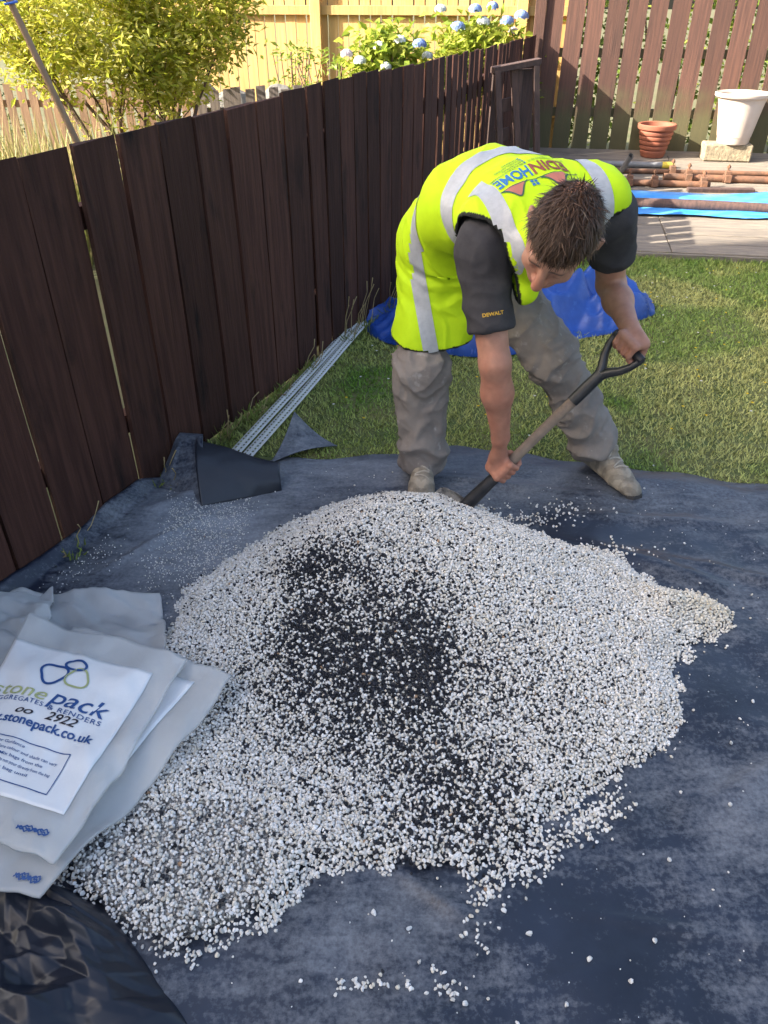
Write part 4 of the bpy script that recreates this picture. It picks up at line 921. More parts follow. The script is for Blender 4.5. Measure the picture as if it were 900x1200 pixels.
# ------------------------------------------------------------------ implicit surfaces for the figure
def nrm(v): v = np.asarray(v, float); return v/np.linalg.norm(v)
class Field:
    def __init__(s, lo, hi, h):
        s.lo = np.array(lo, np.float32); s.h = h; s.n = np.ceil((np.array(hi)-s.lo)/h).astype(int)+1; s.d = np.full(s.n, 1.0, np.float32)
    def sub(s, blo, bhi):
        a = np.clip(np.floor((np.array(blo)-s.lo)/s.h).astype(int), 0, s.n-1); b = np.clip(np.ceil((np.array(bhi)-s.lo)/s.h).astype(int)+1, 1, s.n)
        sl = tuple(slice(i, j) for i, j in zip(a, b)); ax = [(s.lo[k]+s.h*np.arange(a[k], b[k])).astype(np.float32) for k in range(3)]
        return sl, ax[0][:, None, None], ax[1][None, :, None], ax[2][None, None, :]
    def mixin(s, sl, e, k):
        a = s.d[sl]
        if k <= 0: s.d[sl] = np.minimum(a, e); return
        h = np.clip(.5+.5*(a-e)/k, 0, 1); s.d[sl] = a*(1-h)+e*h-k*h*(1-h)
    def cap(s, a, b, ra, rb, k=.012, flat=None):
        """tapered capsule; flat=(axis, factor) squeezes the section along axis"""
        a = np.asarray(a, float); b = np.asarray(b, float); m = max(ra, rb)*(1/min(1, flat[1]) if flat else 1)+k+.03
        sl, X, Y, Z = s.sub(np.minimum(a, b)-m, np.maximum(a, b)+m); e = s.capd(X, Y, Z, a, b, ra, rb, flat); s.mixin(sl, e, k)
    @staticmethod
    def capd(X, Y, Z, a, b, ra, rb, flat=None):
        d = np.asarray(b, float)-np.asarray(a, float); l2 = max(float(d@d), 1e-9); t = np.clip(((X-a[0])*d[0]+(Y-a[1])*d[1]+(Z-a[2])*d[2])/l2, 0, 1)
        qx, qy, qz = X-a[0]-t*d[0], Y-a[1]-t*d[1], Z-a[2]-t*d[2]
        if flat:
            n = nrm(flat[0]); w = (qx*n[0]+qy*n[1]+qz*n[2])*(flat[1]-1); qx, qy, qz = qx+n[0]*w, qy+n[1]*w, qz+n[2]*w
        return np.sqrt(qx*qx+qy*qy+qz*qz)-(ra+(rb-ra)*t)
    @staticmethod
    def elld(X, Y, Z, c, A, r):
        x, y, z = X-c[0], Y-c[1], Z-c[2]; p = [x*a[0]+y*a[1]+z*a[2] for a in A]
        k0 = np.sqrt(sum((q/r_)**2 for q, r_ in zip(p, r))); k1 = np.sqrt(sum((q/r_**2)**2 for q, r_ in zip(p, r)))+1e-6; return k0*(k0-1)/k1
    def ell(s, c, A, r, k=.01):
        m = max(r)+k+.02; sl, X, Y, Z = s.sub(np.array(c)-m, np.array(c)+m); s.mixin(sl, s.elld(X, Y, Z, c, A, r), k)
    def carve(s, fn, lo, hi, k=.004):
        sl, X, Y, Z = s.sub(lo, hi); e = -fn(X, Y, Z); a = s.d[sl]; h = np.clip(.5-.5*(a-e)/k, 0, 1); s.d[sl] = a*(1-h)+e*h+k*h*(1-h)
    def mesh(s):
        d = s.d; sg = d < 0; c = np.zeros(s.n-1, np.uint8)
        O = [(i, j, k) for i in (0, 1) for j in (0, 1) for k in (0, 1)]; nx, ny, nz = s.n
        for i, j, k in O: c += sg[i:nx-1+i, j:ny-1+j, k:nz-1+k]
        act = (c > 0) & (c < 8); idx = np.argwhere(act); n = len(idx); vid = np.full(s.n-1, -1, np.int32); vid[act] = np.arange(n)
        val = {o: d[idx[:, 0]+o[0], idx[:, 1]+o[1], idx[:, 2]+o[2]] for o in O}; pos = np.zeros((n, 3)); cnt = np.zeros(n)
        for a in O:
            for ax in range(3):
                if a[ax] == 0:
                    b = list(a); b[ax] = 1; va, vb = val[a], val[tuple(b)]; m = (va < 0) != (vb < 0); t = np.where(m, va/np.where(m, va-vb, 1), 0)
                    p = np.tile(np.array(a, float), (n, 1)); p[:, ax] += t; pos += p*m[:, None]; cnt += m
        V = s.lo+s.h*(idx+pos/cnt[:, None]); F = []
        for ax in range(3):
            o1, o2 = (ax+1) % 3, (ax+2) % 3; hi = [slice(None)]*3; lo = [slice(None)]*3; lo[ax] = slice(0, -1); hi[ax] = slice(1, None)
            e = np.argwhere(sg[tuple(lo)] != sg[tuple(hi)]); e = e[(e[:, o1] > 0) & (e[:, o2] > 0) & (e[:, o1] < s.n[o1]-1) & (e[:, o2] < s.n[o2]-1)]
            q = []
            for d1, d2 in ((-1, -1), (0, -1), (0, 0), (-1, 0)):
                w = e.copy(); w[:, o1] += d1; w[:, o2] += d2; q.append(vid[w[:, 0], w[:, 1], w[:, 2]])
            q = np.stack(q, -1); ins = sg[e[:, 0], e[:, 1], e[:, 2]]; q[~ins] = q[~ins][:, ::-1]; F.append(q)
        F = np.concatenate(F); return V, F[(F >= 0).all(1)]
def vnormals(V, F):
    n = np.cross(V[F[:, 2]]-V[F[:, 0]], V[F[:, 3]]-V[F[:, 1]]); N = np.zeros_like(V)
    for k in range(4): np.add.at(N, F[:, k], n)
    return N/(np.linalg.norm(N, axis=1, keepdims=True)+1e-12)
def relax(V, F, it=2, w=.5):
    for _ in range(it):
        S = np.zeros_like(V); c = np.zeros(len(V))
        for k in range(4):
            np.add.at(S, F[:, k], V[F[:, (k+1) % 4]]); np.add.at(S, F[:, k], V[F[:, (k+3) % 4]]); np.add.at(c, F[:, k], 2)
        V = V*(1-w)+w*S/c[:, None]
    return V

# ------------------------------------------------------------------ pose (metres, from the photograph's ground plane)
HIP_R, HIP_L = np.array((.125, 2.72, .84)), np.array((.315, 2.77, .85))
KNE_R, ANK_R = np.array((.125, 2.55, .46)), np.array((.150, 2.515, .10))
KNE_L, ANK_L = np.array((.600, 2.58, .50)), np.array((.835, 2.585, .10))
PEL, MID, THX = np.array((.22, 2.72, .87)), np.array((.325, 2.565, 1.030)), np.array((.430, 2.385, 1.035)); NKB = np.array((.458, 2.23, 1.010))
SHR, SHL = np.array((.280, 2.26, .970)), np.array((.675, 2.40, 1.030))
ELR, WRR = np.array((.335, 2.165, .655)), np.array((.382, 2.215, .375))
ELL, WRL = np.array((.755, 2.54, .775)), np.array((.768, 2.30, .712))
SA, SB = np.array((.318, 2.26, .11)), np.array((.7525, 2.26, .660))        # shovel: socket end, grip
SD = nrm(SB-SA)
LAT = nrm(SHL-SHR); TOR = nrm(THX-PEL); TOR = nrm(TOR-LAT*(TOR@LAT)); BAK = nrm(np.cross(TOR, LAT)); BAK = BAK if BAK[2] > 0 else -BAK
T2 = nrm(NKB-MID); T2 = nrm(T2-LAT*(T2@LAT)); B2 = nrm(np.cross(T2, LAT)); B2 = B2 if B2[2] > 0 else -B2
HEAD = np.array((.450, 2.005, 1.073)); HK = 1.11; tc = nrm(np.array((0, 0, 1.6))-HEAD); rt = np.array((1., 0, 0)); rt = nrm(rt-tc*(rt@tc)); upv = np.cross(tc, rt)
gdir = nrm(.40*rt+.92*upv); AL = math.radians(25); HU = math.cos(AL)*tc+math.sin(AL)*gdir; HF_ = math.sin(AL)*tc-math.cos(AL)*gdir; HS = np.cross(HU, HF_)
def hp(s, f, u): return HEAD+(HS*s+HF_*f+HU*u)*HK

def grip(fld, c, ax, palm, wrist, rt_, sgn, index_sign):
    """a fist closed on a bar: palm, four separate bent fingers, thumb from the side of the palm"""
    ax = nrm(ax); n1 = nrm(palm-ax*(palm@ax)); n2 = np.cross(ax, n1)*sgn
    def pt(th, r, o): th = math.radians(th); return c+ax*o+(n1*math.cos(th)+n2*math.sin(th))*r
    offs = [-.031, -.0105, .0105, .031]; ln = [.92, 1.0, 1.04, .95] if index_sign > 0 else [.95, 1.04, 1.0, .92]
    for o, l in zip(offs, ln):
        p = [pt(-25, rt_+.024, o*.9), pt(48, rt_+.024, o), pt(112*l, rt_+.0135, o*1.04), pt(172*l, rt_+.011, o*1.04), pt(222*l, rt_+.010, o)]
        fld.cap(wrist*.35+p[0]*.65, p[0], .016, .0145, .012); fld.cap(p[0], p[1], .0145, .0125, .012)
        fld.cap(p[1], p[2], .0115, .0102, .0035); fld.cap(p[2], p[3], .0102, .0092, .003); fld.cap(p[3], p[4], .0092, .0078, .003)
        fld.ell(p[1], np.eye(3), (.0135, .0135, .0135), .005)                      # knuckle
    q = index_sign*.040
    t = [pt(-70, rt_+.024, q*.55), pt(-105, rt_+.018, q*1.0), pt(-160, rt_+.0125, q*1.15), pt(-205, rt_+.011, q*1.05)]
    fld.cap(wrist*.4+t[0]*.6, t[0], .018, .0165, .012); fld.cap(t[0], t[1], .016, .0125, .008); fld.cap(t[1], t[2], .0122, .0112, .004); fld.cap(t[2], t[3], .0112, .009, .003)
    m = pt(-10, rt_+.020, 0); fld.cap(pt(-15, rt_+.022, -.026), pt(-15, rt_+.022, .026), .017, .017, .012); fld.cap(wrist, m, .027, .024, .018, (n2, 1.15))

HR = SA+SD*.155                                                            # where the right hand holds the shaft
BARD = nrm(np.array((0, -1, 0))*.085+np.array((.785, 0, -.62))*.07); HL = SB+SD*.012
fb = Field((-.04, 1.86, .03), (1.02, 2.98, 1.30), .0046)
# trunk and legs, inside the clothes
fb.cap(PEL, MID, .115, .11, .05, (LAT, .75)); fb.cap(MID, THX, .11, .11, .05, (LAT, .75)); fb.cap(SHR+LAT*.03, SHL-LAT*.03, .055, .055, .04)
fb.cap(HIP_R, KNE_R, .075, .052, .03); fb.cap(KNE_R, ANK_R, .052, .036, .02); fb.cap(HIP_L, KNE_L, .075, .052, .03); fb.cap(KNE_L, ANK_L, .052, .036, .02)
for a, d in ((ANK_R, (-.03, -.16, -.05)), (ANK_L, (.07, -.15, -.05))): fb.cap(a, a+np.array(d), .032, .025, .02)
# arms
fb.cap(SHR, ELR, .058, .046, .03); fb.cap(ELR, ELR*.62+WRR*.38, .047, .047, .02); fb.cap(ELR*.62+WRR*.38, WRR, .046, .029, .03)
fb.cap(SHL, ELL, .058, .046, .03); fb.cap(ELL, ELL*.62+WRL*.38, .046, .045, .02); fb.cap(ELL*.62+WRL*.38, WRL, .044, .029, .03)
grip(fb, HR, SD, np.array((-.70, -.40, .62)), WRR, .0175, 1, 1)
grip(fb, HL, BARD, np.array((.10, .25, 1.0)), WRL, .0150, 1, 1)
# neck and head
fb.cap(NKB, hp(0, -.035, -.06), .066, .060, .04)
fbo = fb
class HeadField:
    def cap(s, a, b, ra, rb, k=.012, flat=None): fbo.cap(a, b, ra*HK, rb*HK, k, flat)
    def ell(s, c, A, r, k=.01): fbo.ell(c, A, tuple(q*HK for q in r), k)
    def carve(s, *a): fbo.carve(*a)
fb = HeadField()
EA = (HS, HF_, HU)
fb.ell(hp(0, -.012, .028), EA, (.076, .098, .090), .02); fb.ell(hp(0, .028, -.035), EA, (.063, .068, .085), .03)
fb.ell(hp(0, .060, -.098), EA, (.034, .030, .024), .03)                       # chin
fb.cap(hp(-.045, .012, -.085), hp(0, .060, -.100), .022, .020, .02); fb.cap(hp(.045, .012, -.085), hp(0, .060, -.100), .022, .020, .02)   # jaw
fb.cap(hp(-.034, .082, .020), hp(.034, .082, .020), .013, .013, .012)       # brow
fb.cap(hp(-.042, .066, -.030), hp(-.020, .078, -.045), .020, .016, .016); fb.cap(hp(.042, .066, -.030), hp(.020, .078, -.045), .020, .016, .016)   # cheeks
fb.cap(hp(0, .092, .010), hp(0, .116, -.034), .010, .0145, .008); fb.cap(hp(-.013, .100, -.040), hp(.013, .100, -.040), .0095, .0095, .006)     # nose
fb.cap(hp(-.018, .088, -.064), hp(.018, .088, -.064), .0075, .0075, .006); fb.cap(hp(-.016, .087, -.077), hp(.016, .087, -.077), .008, .008, .006)   # lips
for s in (-1, 1):
    cS = hp(s*.033, .097, -.003); fb.carve(lambda X, Y, Z: Field.elld(X, Y, Z, cS, EA, (.018, .014, .011)), cS-.06, cS+.06, .008)
    fb.ell(hp(s*.032, .080, -.004), EA, (.0125, .0125, .0115), .002)              # eyeball under its lid
    fb.cap(hp(s*.080, -.012, .010), hp(s*.076, -.004, -.030), .0125, .009, .006, (HS, 1.7)); fb.cap(hp(s*.088, -.022, .016), hp(s*.087, -.018, -.018), .007, .006, .003)   # ear
fb = fbo
V, F = fb.mesh(); V = relax(V, F, 1, .35)
# skin tone: redder on forearms, hands and nose, brows darker
dn = np.linalg.norm(V-hp(0, .112, -.03), axis=1); lz = (V-HEAD)@HU/HK; lf = (V-HEAD)@HF_/HK; ls = np.abs((V-HEAD)@HS)/HK
red = np.clip(np.exp(-(dn/.03)**2)*.9+.55*smooth01(.9, .5, V[:, 2])+.3*(noise(V[:, 0]*40, V[:, 1]*40, V[:, 2]*40)-.4), 0, 1)[:, None]
skin = (1-red)*np.array([.40, .21, .145])+red*np.array([.36, .135, .085])
skin = skin*(.80+.40*fbm(V[:, 0]*60, V[:, 1]*60, V[:, 2]*60, 3))[:, None]
brow = np.exp(-((lz-.019)/.006)**2)*smooth01(.07, .08, lf)*smooth01(.05, .042, ls)*smooth01(.008, .014, ls)*(np.linalg.norm(V-HEAD, axis=1) < .16)
skin = skin*(1-.75*brow[:, None]); lip = np.exp(-((lz+.0705)/.009)**2)*smooth01(.08, .085, lf)*smooth01(.024, .018, ls)*(np.linalg.norm(V-HEAD, axis=1) < .16); skin = skin*(1-lip[:, None]*np.array([.05, .3, .25]))
M['skin'] = mat('skin', (1, 1, 1), attr=True, rough=.52, spec=.4, bump=.12, bscale=160)
M['skin'].node_tree.nodes['Principled BSDF'].inputs['Subsurface Weight'].default_value = .08
M['skin'].node_tree.nodes['Principled BSDF'].inputs['Subsurface Radius'].default_value = (.01, .004, .002)
PO = np.array((.45, 2.5, 0)); person = empty('person', PO)
tag(person, 'man in yellow hi-vis vest bending over the gravel with a shovel', 'person')
obj_np('body', V-PO, F, M['skin'], person, skin)

# hair: many short tapered locks swept forward from the crown
n = 19000; d = rand_dirs(n); hl = np.interp(d[:, 1], [-1, -.3, .15, .55, 1], [-.72, -.60, -.32, .30, .42])
d = d[d[:, 2] > hl+.05*rng.normal(size=n)]; n = len(d)
ra = np.array([.077, .099, .091]); loc = d*ra+np.array([0, -.012, .028]); nl = d/ra; nl /= np.linalg.norm(nl, axis=1, keepdims=True)
whorl = np.array([.15, -.55, .82]); fl = d-whorl; fl = fl+np.array([[.25, .75, -.05]]); fl = fl-nl*np.sum(fl*nl, 1, keepdims=True); fl /= np.linalg.norm(fl, axis=1, keepdims=True)+1e-6
fl = fl+.34*rng.normal(size=(n, 3)); lenh = np.interp(d[:, 2], [-.6, 0, .5, 1], [.012, .022, .040, .044])*np.interp(d[:, 1], [-.7, .1], [.55, 1])*rng.uniform(.7, 1.3, n)
lift = (np.interp(d[:, 2], [-.6, .2, 1], [.10, .20, .30])*np.interp(d[:, 1], [-.8, 0], [.35, 1]))[:, None]*rng.uniform(.6, 1.5, (n, 1)); Bq = np.stack([HS, HF_, HU]); P = []
p = loc-nl*.002; dr = fl+nl*lift
for k in range(5):
    P.append(p); dr = dr-nl*lift*.55+.05*rng.normal(size=(n, 3)); p = p+dr/np.linalg.norm(dr, axis=1, keepdims=True)*lenh[:, None]/4
P = np.stack(P, 1); sd = np.cross(fl, nl); sd /= np.linalg.norm(sd, axis=1, keepdims=True)+1e-6; wv = np.array([.9, 1.0, .85, .55, .1])*.0013
A = P+sd[:, None]*wv[None, :, None]; B = P-sd[:, None]*wv[None, :, None]; Vh = np.stack([A, B], 2).reshape(-1, 3)@Bq*HK+HEAD
b0 = (np.arange(n)*10)[:, None, None]; Fh = np.concatenate([b0[:, :, 0]+np.array([[2*k, 2*k+1, 2*k+3, 2*k+2]]) for k in range(4)])
hc = np.array([[.066, .036, .022], [.044, .025, .016], [.095, .054, .032], [.15, .11, .08]])[rng.choice(4, n, p=[.45, .33, .19, .03])]
M['hair'] = mat('dark_brown_hair', (1, 1, 1), attr=True, rough=.55, spec=.25)
hair = obj_np('hair', Vh-PO, Fh, M['hair'], person, np.repeat(hc, 10, 0))
fc = Field(HEAD-.17, HEAD+.17, .005); fc.ell(hp(0, -.013, .030), EA, (.0785*HK, .0995*HK, .0925*HK), 0)
nf = nrm(HF_*.80-HU*.60); p0 = hp(0, .058, .062); fc.carve(lambda X, Y, Z: -((X-p0[0])*-nf[0]+(Y-p0[1])*-nf[1]+(Z-p0[2])*-nf[2]), HEAD-.2, HEAD+.2, .01)
n2_ = -HU; p1 = hp(0, 0, -.028); fc.carve(lambda X, Y, Z: -((X-p1[0])*-n2_[0]+(Y-p1[1])*-n2_[1]+(Z-p1[2])*-n2_[2]), HEAD-.2, HEAD+.2, .02)
Vc, Fc = fc.mesh(); M['hair_base'] = mat('hair_underlayer', (.022, .014, .010), rough=.8); obj_np('scalp_hair', Vc-PO, Fc, M['hair_base'], hair)

# t-shirt: trunk and two sleeves ending above the elbows
fs = Field((.02, 2.02, .62), (.92, 2.95, 1.28), .006)
fs.cap(PEL+LAT*.02+TOR*.06, MID, .098, .120, .05, (LAT, .78)); fs.cap(MID, THX, .128, .128, .05, (LAT, .72)); fs.cap(SHR+LAT*.02, SHL-LAT*.02, .074, .072, .05)
sr = SHR+(ELR-SHR)*.70; sl_ = SHL+(ELL-SHL)*.58
fs.cap(SHR, sr, .074, .070, .04); fs.cap(SHL, sl_, .078, .072, .04); fs.cap(MID-BAK*.06, THX-BAK*.07, .09, .10, .06)
for a, b in ((sr, ELR-SHR), (sl_, ELL-SHL)):
    bn = nrm(b); fs.carve(lambda X, Y, Z: np.maximum(-((X-a[0])*bn[0]+(Y-a[1])*bn[1]+(Z-a[2])*bn[2]), np.sqrt((X-a[0])**2+(Y-a[1])**2+(Z-a[2])**2)-.16), a-.2, a+.2, .006)
nk = hp(0, -.035, -.06); fs.carve(lambda X, Y, Z: Field.capd(X, Y, Z, NKB-T2*.02, nk, .075, .09), nk-.25, nk+.25, .006)
V, F = fs.mesh(); V = relax(V, F, 2); N = vnormals(V, F)
wr = .010*ridge(V[:, 0]*9+V[:, 2]*5, V[:, 1]*6, V[:, 2]*13)+.006*ridge(V[:, 0]*22, V[:, 1]*12+V[:, 2]*9, V[:, 2]*20); V = V+N*(wr-.007)[:, None]
M['shirt'] = mat('charcoal_jersey', (.040, .038, .042), (.055, .052, .056), 20, .9, .15, 300, spec=.2)
shirt = obj_np('t_shirt', V-PO, F, M['shirt'], person); SHV, SHF = V, F

# trousers
ft = Field((-.10, 2.25, .03), (1.02, 3.02, 1.10), .0062)
ft.cap(PEL-TOR*.0+LAT*.02, MID-TOR*.03, .110, .110, .05, (LAT, .78)); ft.ell(PEL-TOR*.05+LAT*.03, np.eye(3), (.125, .115, .12), .05)
ft.cap(HIP_R+np.array((.02, 0, 0)), KNE_R, .095, .086, .04); ft.cap(KNE_R, ANK_R+np.array((-.005, 0, .0)), .092, .084, .03); ft.cap(HIP_L, KNE_L, .110, .092, .04); ft.cap(KNE_L, ANK_L+np.array((-.03, .0, .06)), .092, .083, .03)
ft.cap(KNE_R+np.array((-.0, -.02, 0)), KNE_R+np.array((.005, -.015, -.15)), .080, .082, .03)
for a, bn in ((ANK_R+np.array((0, 0, -.022)), np.array((0, 0, -1.))), (ANK_L+np.array((-.01, .0, .040)), nrm(ANK_L-KNE_L))):
    ft.carve(lambda X, Y, Z: np.maximum(-((X-a[0])*bn[0]+(Y-a[1])*bn[1]+(Z-a[2])*bn[2]), np.sqrt((X-a[0])**2+(Y-a[1])**2+(Z-a[2])**2)-.2), a-.22, a+.22, .008)
    ft.carve(lambda X, Y, Z: Field.capd(X, Y, Z, a-bn*.03, a+bn*.08, .066, .070), a-.2, a+.2, .006)
V, F = ft.mesh(); V = relax(V, F, 2); N = vnormals(V, F)
zz_ = V[:, 2]; low = smooth01(.38, .12, zz_); kn = np.exp(-((zz_-.50)/.10)**2)
w1 = fbm(V[:, 0]*6, V[:, 1]*6, V[:, 2]*4, 2)-.5
wr = (.010+.014*low+.008*kn)*ridge(V[:, 0]*4.5+w1*3, V[:, 1]*4.5, V[:, 2]*11+V[:, 0]*5+w1*3)**2+.010*ridge(V[:, 0]*11+w1*4, V[:, 1]*9, V[:, 2]*17-V[:, 0]*14+w1*5)**3+.004*ridge(V[:, 0]*30, V[:, 1]*26, V[:, 2]*34+V[:, 0]*20)**2+.020*(fbm(V[:, 0]*7, V[:, 1]*7, V[:, 2]*5)-.5)
wr = wr*np.where((zz_ > .50) & (V[:, 0] < .33), 1-smooth01(.50, .62, zz_), 1)
wr = wr+(.020*crease(V[:, 0]+V[:, 1]*.6, V[:, 2], 10, 5)+.010*crease(V[:, 0]-V[:, 1]*.5, V[:, 2], 22, 9))*np.where((zz_ > .52) & (V[:, 0] < .33), .2, 1)
V = V+N*(wr-.008-.012*smooth01(.48, .60, zz_)*(V[:, 0] < .33))[:, None]
M['trouser'] = mat('dusty_grey_work_trousers', (.255, .222, .198), (.185, .162, .148), 7, .92, .25, 260, spec=.2, c3=(.36, .34, .32), scale3=26, lo3=.60, hi3=.76)
obj_np('trousers', V-PO, F, M['trouser'], person)

# shoes
M['shoe'] = mat('dusty_beige_trainer', (1, 1, 1), (.70, .68, .66), 22, .85, .4, 90, attr=True, c3=(.42, .39, .34), scale3=16, lo3=.60, hi3=.75)
M['sole'] = mat('pale_rubber_sole', (.50, .45, .37), (.24, .21, .18), 18, .8, .2, 60); M['toecap'] = mat('dark_toe', (.03, .028, .027), rough=.8)
def shoe(ank, dirv):
    f = nrm((dirv[0], dirv[1], 0)); sd_ = np.array((-f[1], f[0], 0)); up = np.array((0, 0, 1.)); g0 = np.array((ank[0], ank[1], .030)); A = (f, sd_, up)
    heel, ball, toe = g0-f*.055, g0+f*.120, g0+f*.185
    s = Field(g0-np.array((.3, .3, .05)), g0+np.array((.3, .3, .2)), .005)
    s.cap(heel+up*.032, ball+up*.030, .040, .045, .02, (up, 1.0)); s.cap(ball+up*.028, toe+up*.016, .045, .041, .02, (up, 1.12)); s.cap(heel+up*.045, ank+up*.028, .038, .045, .02); s.cap(ank+up*.030+f*.01, ball+up*.038, .043, .030, .02)
    s.cap(ank+up*.035+f*.035, ank+up*.065+f*.045, .030, .022, .012)
    s.carve(lambda X, Y, Z: Field.capd(X, Y, Z, ank+up*.02, ank+up*.15, .030, .036), g0-.3, g0+.3, .006)
    s.carve(lambda X, Y, Z: Z-.040+0*X+0*Y, g0-.3, g0+.3, .004)
    V, F = s.mesh(); V = V+vnormals(V, F)*(.003*ridge(V[:, 0]*30, V[:, 1]*30, V[:, 2]*30)-.0015)[:, None]; lf_ = (V-g0)@f; ls_ = (V-g0)@sd_; dk_ = np.where((np.abs(np.sin(lf_*60+np.abs(ls_)*70)) > .80) | ((lf_ > .02) & (lf_ < .13) & (np.abs(ls_) < .014)), .74, 1.0)*np.where((lf_ > .165), .75, 1)
    r = obj_np('shoe', V-PO, F, M['shoe'], person, np.array([[.36, .315, .25]])*dk_[:, None])
    bsh = BVHTree.FromPolygons([tuple(q) for q in V], [tuple(int(i) for i in q) for q in F])
    s = Field(g0-np.array((.3, .3, .05)), g0+np.array((.3, .3, .1)), .005); s.cap(heel-f*.004, ball, .049, .054, .02); s.cap(ball, toe+up*.004, .054, .047, .02)
    s.carve(lambda X, Y, Z: .020-Z+0*X+0*Y, g0-.3, g0+.3, .004); s.carve(lambda X, Y, Z: Z-.050+0*X+0*Y, g0-.3, g0+.3, .004)
    V, F = s.mesh(); obj_np('sole', V-PO, F, M['sole'], r)
    b = MB()
    for k in range(5):
        pl = []
        for w_ in np.linspace(-.026, .026, 7):
            h_ = bsh.ray_cast(Vector(g0+f*(.040+.019*k+.25*w_*(-1)**k)+sd_*w_+up*.25), Vector((0, 0, -1)), .4)
            if h_[0] is not None: pl.append(np.array(h_[0])+up*.002)
        if len(pl) > 3: b.tube(pl, .0034, 6)
    o = b.build('laces', M['sole'], r); o.location = -PO
    b = MB(); c = toe+f*.030+up*.004; b.tube([c-sd_*.026-f*.014, c-sd_*.014+f*.004, c+sd_*.014+f*.004, c+sd_*.026-f*.014], .0145, 8); o = b.build('toe_bumper', M['toecap'], r, smooth=True); o.location = -PO
shoe(ANK_R+np.array((0, 0, -.012)), (-.10, -1, 0)); shoe(ANK_L+np.array((.008, -.01, -.012)), (.40, -.92, 0))
b = MB(); b.tube([ANK_L+np.array((-.015, 0, .06)), ANK_L], .043, 14); o = b.build('sock', M['toecap'], person, smooth=True); o.location = -PO

# hi-vis vest: an open shell hung over the back, one front panel hanging down beside the right thigh
fv = Field((-.12, 2.02, .50), (.86, 3.02, 1.32), .0052)
fv.cap(PEL-TOR*.0+LAT*.015, MID, .128, .142, .06, (LAT, .76)); fv.cap(MID, THX+T2*.02, .146, .142, .06, (LAT, .72)); fv.cap(SHR+LAT*.035+B2*.035, SHL-LAT*.03+B2*.050, .086, .088, .06); fv.cap(THX+LAT*.02+B2*.02, SHL-LAT*.06+B2*.045-T2*.06, .11, .095, .06)
fv.cap(MID-BAK*.05, THX-B2*.07+T2*.02, .10, .105, .06); fv.cap(THX-B2*.03+T2*.08-LAT*.07, THX-B2*.14+T2*.16-LAT*.10, .070, .045, .05); fv.cap(THX+T2*.02, NKB+T2*.03, .125, .095, .05, (LAT, .75))
fv.cap(PEL-LAT*.005-TOR*.01, np.array((.168, 2.655, .52)), .140, .152, .10, (np.array((0, 1., 0)), .95))
outer = fv.d.copy(); TH = .009
hn = nrm(np.array((.0, .16, -1.0))); h0 = np.array((.155, 2.60, .562))
nkc = (NKB+T2*.045, hp(0, -.02, -.05)); aR = (SHR-LAT*.015, SHR+(ELR-SHR)*.75-LAT*.03); aL = (SHL-LAT*.030, SHL+(ELL-SHL)*.7+LAT*.03)
def cuts(X, Y, Z):
    """signed: positive where vest cloth remains"""
    h = -((X-h0[0])*hn[0]+(Y-h0[1])*hn[1]+(Z-h0[2])*hn[2])
    nk_ = Field.capd(X, Y, Z, nkc[0], nkc[1], .060, .085)
    ar = Field.capd(X, Y, Z, aR[0], aR[1], .092, .110, (TOR, .80)); al = Field.capd(X, Y, Z, aL[0], aL[1], .086, .105)
    # left of the body the hem is higher: cloth ends at the hip
    lh = -((X-.40)*.80+(Y-2.62)*.45+(Z-.86)*-.55)+.10
    lh2 = np.maximum(lh, (Z-.88))
    return np.minimum(np.minimum(np.minimum(h, nk_), np.minimum(ar, al)), lh2)
sl, X, Y, Z = fv.sub(fv.lo, fv.lo+fv.h*(fv.n-1)); cu_ = cuts(X, Y, Z)
fv.d = np.maximum(np.maximum(outer, -(outer+TH)), -cu_).astype(np.float32)
V, F = fv.mesh(); V = relax(V, F, 2, .45)
rim = (1-smooth01(.010, .030, cuts(V[:, 0], V[:, 1], V[:, 2])))[:, None]
for _ in range(9): V = V*(1-rim)+rim*relax(V, F, 1, .5)
N = vnormals(V, F)
hang = smooth01(.86, .62, V[:, 2])
wv_ = .012*(fbm(V[:, 0]*5, V[:, 1]*5, V[:, 2]*5)-.5)+.010*hang*np.sin(V[:, 0]*26+V[:, 1]*22+2*noise(V[:, 0]*4, V[:, 1]*4, V[:, 2]*2))+.007*ridge(V[:, 0]*7+V[:, 2]*6, V[:, 1]*5, V[:, 2]*9)
ua, va = (V-PEL)@LAT, (V-PEL)@TOR-.6*V[:, 2]*hang
wv_ = wv_+.020*crease(ua, va, 9, 4)+.012*crease(ua, va, 19, 7)+.006*ridge(ua*16+va*9, va*11, 2)**4
# move both faces of the shell alike: displace along the smooth outward direction
ctr = PEL+np.clip((V-PEL)@TOR, -.05, .5)[:, None]*TOR; ctr[:, 2] = np.where(V[:, 2] < .8, V[:, 2], ctr[:, 2]); od_ = V-ctr; od_ /= np.linalg.norm(od_, axis=1, keepdims=True)+1e-6
ce = cuts(V[:, 0], V[:, 1], V[:, 2]); V = V+od_*(wv_-.004)[:, None]
vc = np.where((ce < .011)[:, None], np.array([[.012, .013, .012]]), np.array([[.50, .73, .010]]))
M['hivis'] = mat('fluorescent_yellow_fabric', (1, 1, 1), attr=True, rough=.75, bump=.12, bscale=420, spec=.25, c2=(.92, .94, .9), scale=30)
vest = obj_np('hi_vis_vest', V-PO, F, M['hivis'], person, vc)
bvh = BVHTree.FromPolygons([tuple(p) for p in V], [tuple(int(i) for i in f) for f in F])
M['reflect'] = mat('silver_reflective_tape', (.40, .41, .43), (.34, .35, .37), 60, .38, .15, 300, spec=.6)
def cast(o, d, dist=.6):
    h = bvh.ray_cast(Vector(o), Vector(d), dist); return (np.array(h[0]), np.array(h[1])) if h[0] is not None else (None, None)
